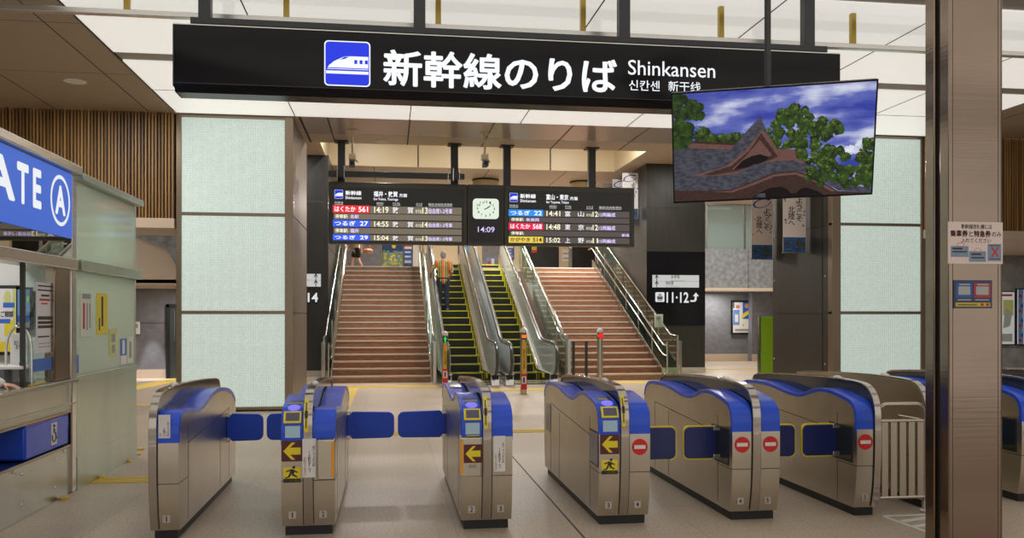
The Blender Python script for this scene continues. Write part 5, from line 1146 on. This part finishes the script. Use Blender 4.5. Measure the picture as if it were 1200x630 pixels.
YL = 37.765
poster('poster', 'painted poster of a yellow sun and flower field above the left stairs', 'poster', 448, 472, 282, 312.5, YL, 'nightblue', [(rc(0, 1, 0, .56), 'fieldgreen'), (disc(.56, .80, .10, 16, .09), 'yellow')] + [(disc(R.uniform(.05, .95), R.uniform(.02, .5), R.uniform(.04, .1), 8, R.uniform(.03, .06)), R.choice(('fieldyellow', 'yellow', 'fieldgreen', 'skyfilm', 'fieldyellow'))) for _ in range(60)] + [(disc(R.uniform(.05, .95), R.uniform(.5, .64), .08, 8, .04), R.choice(('fieldgreen', 'skyfilm'))) for _ in range(12)], .015)
def infoboard(label, pa, pb, ya, yb, Y=YL): poster('information_board', label, 'information board', pa, pb, ya, yb, Y, 'inkpanel', [(rc(.05, .95, .80, .97), 'ledpinkdim'), (rc(.05, .95, .68, .78), 'paper'), (rc(.05, .95, .50, .64), 'bluefilm'), (rc(.1, .8, .53, .58), 'paper'), (rc(.05, .95, .32, .46), 'bluefilm'), (rc(.1, .8, .36, .41), 'paper'), (rc(.05, .95, .12, .27), 'skyfilm'), (rc(.1, .8, .16, .2), 'paper')], .015)
poster('poster', 'blue and yellow poster seen above the left escalator belt', 'poster', 538, 553, 282, 305, YL, 'fieldgreen', [(rc(0, 1, .5, 1), 'skyfilm'), (disc(.4, .6, .2, 10, .12), 'yellow'), (rc(0, 1, 0, .3), 'skyfilm')], .04)
infoboard('narrow red and blue information board beside the sun poster', 473.5, 483, 282, 312); infoboard('red and blue information board at the top of the right escalator', 588, 602, 284, 304)
poster('poster', 'white slanted leaflet board at the top of the right stairs', 'poster', 659, 667, 292, 306, YL, 'paper', [(rc(.1, .9, .2, .3), 'grey'), (rc(.1, .9, .6, .7), 'grey')])
poster('poster', 'small yellow and red poster on the dark doorway at the top of the right stairs', 'poster', 623, 629, 288, 296, YL, 'yellowdim', [(rc(0, 1, 0, .4), 'redprint')])
poster('poster', 'pair of coloured pictures on the grey landing wall above the right escalator', 'poster', 570, 580, 302, 311, YL, 'skyfilm', [(rc(.1, .5, .1, .6), 'redprint'), (rc(.6, .9, .2, .9), 'paper')])
for i, (px, hgt) in enumerate(((403.5, 2.0), (668.5, 2.2))):
    x = at(px, 300, 35.6)[0]; t = thing('steel_post', ('pale steel post at the top left of the left stairs', 'pale steel post beside the slanted leaflet board')[i], 'post', (x, 35.6, 3.2)); P_(t, MB().box(x - .06, x + .06, 35.55, 35.65, 3.2, 3.2 + hgt), 'upright', 'satin', .008); P_(t, MB().box(x - .1, x + .1, 35.5, 35.7, 3.2, 3.22), 'foot_plate', 'satin')
x, z = at(160, 384, 23.45); t = thing('wall_intercom', 'small white intercom on the grey corridor wall at left', 'intercom', (x, 23.46, z)); P_(t, MB().box(x - .09, x + .09, 23.38, 23.46, z - .16, z + .16), 'body', 'white', .02); P_(t, MB().box(x - .05, x + .05, 23.375, 23.38, z + .0, z + .10), 'grille', 'grey')

# ================================================================== PEOPLE
def limb(mb, pts, rs, seg=12):
    """Closed tapered tube with rounded ends (rs entries may be (side, depth))."""
    P = [Vector(p) for p in pts]; Rr = [r if isinstance(r, tuple) else (r, r) for r in rs]
    d0 = (P[0] - P[1]).normalized(); d1 = (P[-1] - P[-2]).normalized()
    head = [(P[0] + d0 * min(Rr[0]) * s, tuple(c * x for x in Rr[0])) for s, c in ((.95, .3), (.7, .7))]; tail = [(P[-1] + d1 * min(Rr[-1]) * s, tuple(c * x for x in Rr[-1])) for s, c in ((.7, .7), (.95, .3))]
    full = head + list(zip(P, Rr)) + tail; rings = []
    for i, (p, r) in enumerate(full):
        d = (full[min(i + 1, len(full) - 1)][0] - full[max(i - 1, 0)][0]).normalized(); ref = Vector((1, 0, 0)) if abs(d.x) < .8 else Vector((0, 1, 0))
        a = (ref - d * ref.dot(d)).normalized(); b = d.cross(a); rings.append([mb.bm.verts.new(p + a * r[0] * math.cos(t) + b * r[1] * math.sin(t)) for t in [2 * PI * k / seg for k in range(seg)]])
    for A, B in zip(rings, rings[1:]):
        for k in range(seg): mb.bm.faces.new((A[k], A[(k + 1) % seg], B[(k + 1) % seg], B[k]))
    mb.bm.faces.new(rings[0][::-1]); mb.bm.faces.new(rings[-1])
def fuse(mb, name, m, parent, vox, it=4):
    o = mb.build(name, m, None, smooth=0); r = o.modifiers.new('remesh', 'REMESH'); r.mode = 'VOXEL'; r.voxel_size = vox
    s = o.modifiers.new('smooth', 'SMOOTH'); s.iterations = it; s.factor = .5
    me = bpy.data.meshes.new_from_object(o.evaluated_get(bpy.context.evaluated_depsgraph_get())); o.modifiers.clear(); o.data = me; me.name = name; me.shade_smooth(); o.parent = parent
    return o
def hand(mb, wr, dirv, palm_n, thumb_side, curl=.5, k=1.0):
    d = Vector(dirv).normalized(); n = Vector(palm_n).normalized(); s = d.cross(n).normalized() * thumb_side; wr = Vector(wr)
    limb(mb, [wr, wr + d * .045 * k, wr + d * .085 * k], [(.026 * k, .018 * k), (.036 * k, .017 * k), (.038 * k, .014 * k)])
    for i, (off, L) in enumerate(((.028, .068), (.010, .076), (-.009, .071), (-.027, .056))):
        b = wr + d * .082 * k + s * off * k; c1 = b + (d * math.cos(curl * .5) + n * math.sin(curl * .5)) * L * .45 * k; c2 = c1 + (d * math.cos(curl * 1.2) + n * math.sin(curl * 1.2)) * L * .32 * k; c3 = c2 + (d * math.cos(curl * 1.8) + n * math.sin(curl * 1.8)) * L * .26 * k
        limb(mb, [b - d * .02 * k, c1, c2, c3], [.0095 * k, .0088 * k, .008 * k, .007 * k], 8)
    b = wr + d * .03 * k + s * .028 * k; c1 = b + (d * .55 + s * .75 + n * .25) * .038 * k; c2 = c1 + (d * .85 + s * .35 + n * .35) * .032 * k; limb(mb, [b - s * .01 * k, c1, c2], [.012 * k, .0105 * k, .008 * k], 8)
def person(label, loc, rz, J, cloth, vox=.012, hair=None, long_hair=False, bald=.0):
    """J: joint positions in the figure's own frame, facing -y. cloth: list of (name, material, kind)."""
    t = thing('person', label, 'person', loc, rz); mb = MB(); g = J.get
    chest, waist, pelvis, neck, head = [Vector(J[k]) for k in ('chest', 'waist', 'pelvis', 'neck', 'head')]
    limb(mb, [pelvis, waist, chest, neck - Vector((0, 0, .02))], [(.155, .11), (.138, .10), (.165, .115), (.075, .065)], 16)
    limb(mb, [neck - Vector((0, 0, .03)), neck + (head - neck) * .5], [.058, .052])
    hd = head; limb(mb, [hd + Vector((0, -.008, -.075)), hd + Vector((0, 0, -.02)), hd + Vector((0, .012, .05))], [(.052, .062), (.074, .088), (.072, .088)], 16)
    mb.ball(hd + Vector((0, -.098, -.02)), (.013, .02, .022), seg=10)
    for s in (-1, 1): mb.ball(hd + Vector((s * .078, .01, -.015)), (.012, .022, .032), seg=10)
    for s, n in ((-1, 'l'), (1, 'r')):
        sh, el, wr = [Vector(J[k + n]) for k in ('sh_', 'el_', 'wr_')]; limb(mb, [sh, (sh + el) / 2, el, (el + wr) / 2, wr], [.055, .048, .040, .039, .027]); limb(mb, [chest + Vector((s * .08, 0, .07)), sh], [.062, .056])
        hd_ = J.get('hd_' + n, (wr - el)); hand(mb, wr, hd_, J.get('pn_' + n, (0, -.3, -1)) if 'pn_' + n in J else Vector((-s, 0, 0)), J.get('ts_' + n, s), J.get('curl', .5))
        hp, kn, an = [Vector(J[k + n]) for k in ('hp_', 'kn_', 'an_')]; limb(mb, [hp, (hp + kn) / 2, kn, (kn * .6 + an * .4), an], [.085, .075, .055, .056, .038]); limb(mb, [an + Vector((0, .03, -.045)), an + Vector((0, -.07, -.055)), an + Vector((0, -.16, -.065))], [(.036, .032), (.042, .03), (.034, .02)])
    body = fuse(mb, 'body', 'skin', t, vox)
    mb = MB()
    for s in (-1, 1): mb.ball(hd + Vector((s * .030, -.083, .008)), (.011, .008, .007), seg=8)
    mb.build('eyes', 'ink', t); MB().ball(hd + Vector((0, -.080, -.062)), (.024, .008, .006), seg=8).build('mouth', 'redprint', t)
    e = .012
    for name, m, kind in cloth:
        mb = MB()
        if kind == 'shirt' or kind == 'longshirt':
            limb(mb, [pelvis + Vector((0, 0, -.06)), waist, chest, neck - Vector((0, 0, .045))], [(.165, .125), (.155, .118), (.178, .130), (.085, .075)], 18)
            for s, n in ((-1, 'l'), (1, 'r')):
                sh, el, wr = [Vector(J[k + n]) for k in ('sh_', 'el_', 'wr_')]; limb(mb, [chest + Vector((s * .08, 0, .07)), sh], [.075, .070]); end = sh + (el - sh) * .72
                limb(mb, [sh, end] if kind == 'shirt' else [sh, el, wr + (el - wr) * .08], [.070, .062] if kind == 'shirt' else [.068, .056, .042])
        if kind == 'trousers' or kind == 'shorts':
            limb(mb, [waist + Vector((0, 0, -.04)), pelvis, pelvis + Vector((0, 0, -.06))], [(.145, .112), (.168, .126), (.15, .115)], 18)
            for n in 'lr':
                hp, kn, an = [Vector(J[k + n]) for k in ('hp_', 'kn_', 'an_')]; limb(mb, [hp, (hp + kn) / 2, kn, an + Vector((0, 0, .0))] if kind == 'trousers' else [hp, hp + (kn - hp) * .55], [.100, .090, .074, .062] if kind == 'trousers' else [.105, .108])
        if kind == 'shoes':
            for n in 'lr': an = Vector(J['an_' + n]); limb(mb, [an + Vector((0, .035, -.04)), an + Vector((0, -.07, -.05)), an + Vector((0, -.17, -.06))], [(.046, .042), (.050, .038), (.042, .028)])
        fuse(mb, name, m, t, vox)
    if hair:
        mb = MB(); limb(mb, [hd + Vector((0, .030, -.03)), hd + Vector((0, .022, .06))], [(.078, .075), (.080, .094)], 16)
        if long_hair: limb(mb, [hd + Vector((0, .05, .02)), hd + Vector((0, .075, -.12)), hd + Vector((.0, .08, -.28))], [(.08, .05), (.09, .05), (.06, .03)])
        fuse(mb, 'hair', hair, t, vox * .8)
    return t
def striped():
    m = bpy.data.materials.new('striped_cloth'); m.use_nodes = True; nt = m.node_tree; b = nt.nodes['Principled BSDF']; b.inputs['Roughness'].default_value = .8
    tc = nt.nodes.new('ShaderNodeTexCoord'); sx = nt.nodes.new('ShaderNodeSeparateXYZ'); a = nt.nodes.new('ShaderNodeMath'); a.operation = 'MULTIPLY_ADD'; a.inputs[1].default_value = 5.6; a.inputs[2].default_value = 10.12
    f = nt.nodes.new('ShaderNodeMath'); f.operation = 'FRACT'; r = nt.nodes.new('ShaderNodeValToRGB'); r.color_ramp.interpolation = 'CONSTANT'; e = r.color_ramp.elements
    e[0].color = (.75, .17, .04, 1); e[1].position = .38; e[1].color = (.06, .09, .03, 1)
    for p, c_ in ((.50, (.45, .40, .12, 1)), (.68, (.05, .06, .03, 1)), (.80, (.40, .42, .16, 1))): x = e.new(p); x.color = c_
    nt.links.new(tc.outputs['Object'], sx.inputs[0]); nt.links.new(sx.outputs['X'], a.inputs[0]); nt.links.new(a.outputs[0], f.inputs[0]); nt.links.new(f.outputs[0], r.inputs[0]); nt.links.new(r.outputs[0], b.inputs['Base Color']); return m
M['striped'] = striped(); M['denim'] = mat('dark_denim', (.018, .026, .05), .8); M['greyhair'] = mat('grey_hair', (.30, .29, .27), .7); M['darkhair'] = mat('dark_hair', (.025, .018, .014), .6); M['blackcloth'] = mat('black_cloth', (.012, .012, .014), .85); M['creamcloth'] = mat('cream_cloth', (.62, .54, .38), .8); M['whitecloth'] = mat('white_cloth', (.75, .75, .76), .8); M['leather'] = mat('brown_leather', (.32, .12, .05), .5); M['greyshoe'] = mat('grey_shoe', (.18, .20, .22), .7)
ST_ = dict(chest=(0, 0, 1.30), waist=(0, 0, 1.08), pelvis=(0, 0, .93), neck=(0, .01, 1.47), head=(0, -.01, 1.61), sh_l=(-.19, 0, 1.40), sh_r=(.19, 0, 1.40), el_l=(-.26, .03, 1.12), el_r=(.26, .03, 1.12), wr_l=(-.27, -.06, .89), wr_r=(.27, -.06, .89), hp_l=(-.09, 0, .90), hp_r=(.09, 0, .90), kn_l=(-.10, -.01, .50), kn_r=(.10, -.01, .50), an_l=(-.10, .01, .085), an_r=(.10, .01, .085))
# the man on the escalator, seen from behind (faces +y), his left hand on the belt
yk = None
e0 = YB0 - .1 + .45; run_ = .195 / SL; kst = int((25.55 - e0) / run_); ym = e0 + (kst + .5) * run_; zm = (kst + 1) * .195
J = dict(ST_); J.update(el_r=(.36, -.02, 1.13), wr_r=(.36, -.20, 1.02), hd_r=(0, -1, -.35), el_l=(-.25, .05, 1.12), wr_l=(-.20, -.14, 1.00), hp_r=(.09, 0, .90), an_l=(-.12, .02, .085), an_r=(.11, -.01, .085))
xm = at(519.5, 330, ym)[0]
person('man in an orange and olive striped shirt and dark jeans riding up the left escalator', (xm, ym, zm), PI, J, [('shirt', 'striped', 'shirt'), ('jeans', 'denim', 'trousers'), ('shoes', 'greyshoe', 'shoes')], .014, 'greyhair')
# the woman crossing the landing
J = dict(ST_); J.update(el_l=(-.22, -.08, 1.12), wr_l=(-.14, -.22, .98), el_r=(.25, .08, 1.12), wr_r=(.26, .10, .88), kn_l=(-.09, -.14, .52), an_l=(-.09, -.16, .085), kn_r=(.09, .06, .50), an_r=(.09, .26, .12))
xw, zw = at(418, 300, 33.5)
tw = person('person with long dark hair in cream top and black shorts crossing the landing', (xw, 33.5, 3.2), -PI / 2 + .35, J, [('top', 'creamcloth', 'shirt'), ('shorts', 'blackcloth', 'shorts'), ('shoes', 'greyshoe', 'shoes')], .014, 'darkhair', True)
b = thing('shoulder_bag', 'soft brown shoulder bag carried at the hip by the person on the landing', 'bag', (xw + .42, 33.2, 3.2 + .72))
mb = MB(); limb(mb, [(-.10, 0, .12), (0, 0, .13), (.13, 0, .12)], [(.13, .08), (.17, .10), (.12, .08)]); fuse(mb, 'pouch', 'leather', b, .014)
MB().tube([(-.14, 0, .2), (-.18, .05, .42), (-.26, .1, .66)], .012).tube([(.12, 0, .2), (.02, .05, .42), (-.24, .1, .66)], .012).build('strap', 'leather', b)
# the clerk inside the ticket office, one hand resting on the counter
hx, hy = side(14, 448, XB - .10)[0], 0
wy = side(6, 447, XB - .08)[0]
J = dict(ST_); J.update(sh_l=(-.19, -.02, 1.38), el_r=(.25, -.27, 1.17), wr_r=(.20, -.535, 1.066), hd_r=(-.12, -1, -.14), pn_r=(0, -.15, -1), ts_r=-1, el_l=(-.25, -.22, 1.14), wr_l=(-.08, -.44, 1.07), hd_l=(.35, -1, -.12), pn_l=(0, -.15, -1), ts_l=1, curl=.55)
person('clerk in a white shirt standing behind the ticket counter, hand resting on it', (XB - .68, wy - .08, 0), PI / 2 + .0, J, [('shirt', 'whitecloth', 'longshirt'), ('trousers', 'blackcloth', 'trousers'), ('shoes', 'blackcloth', 'shoes')], .0075, 'darkhair')
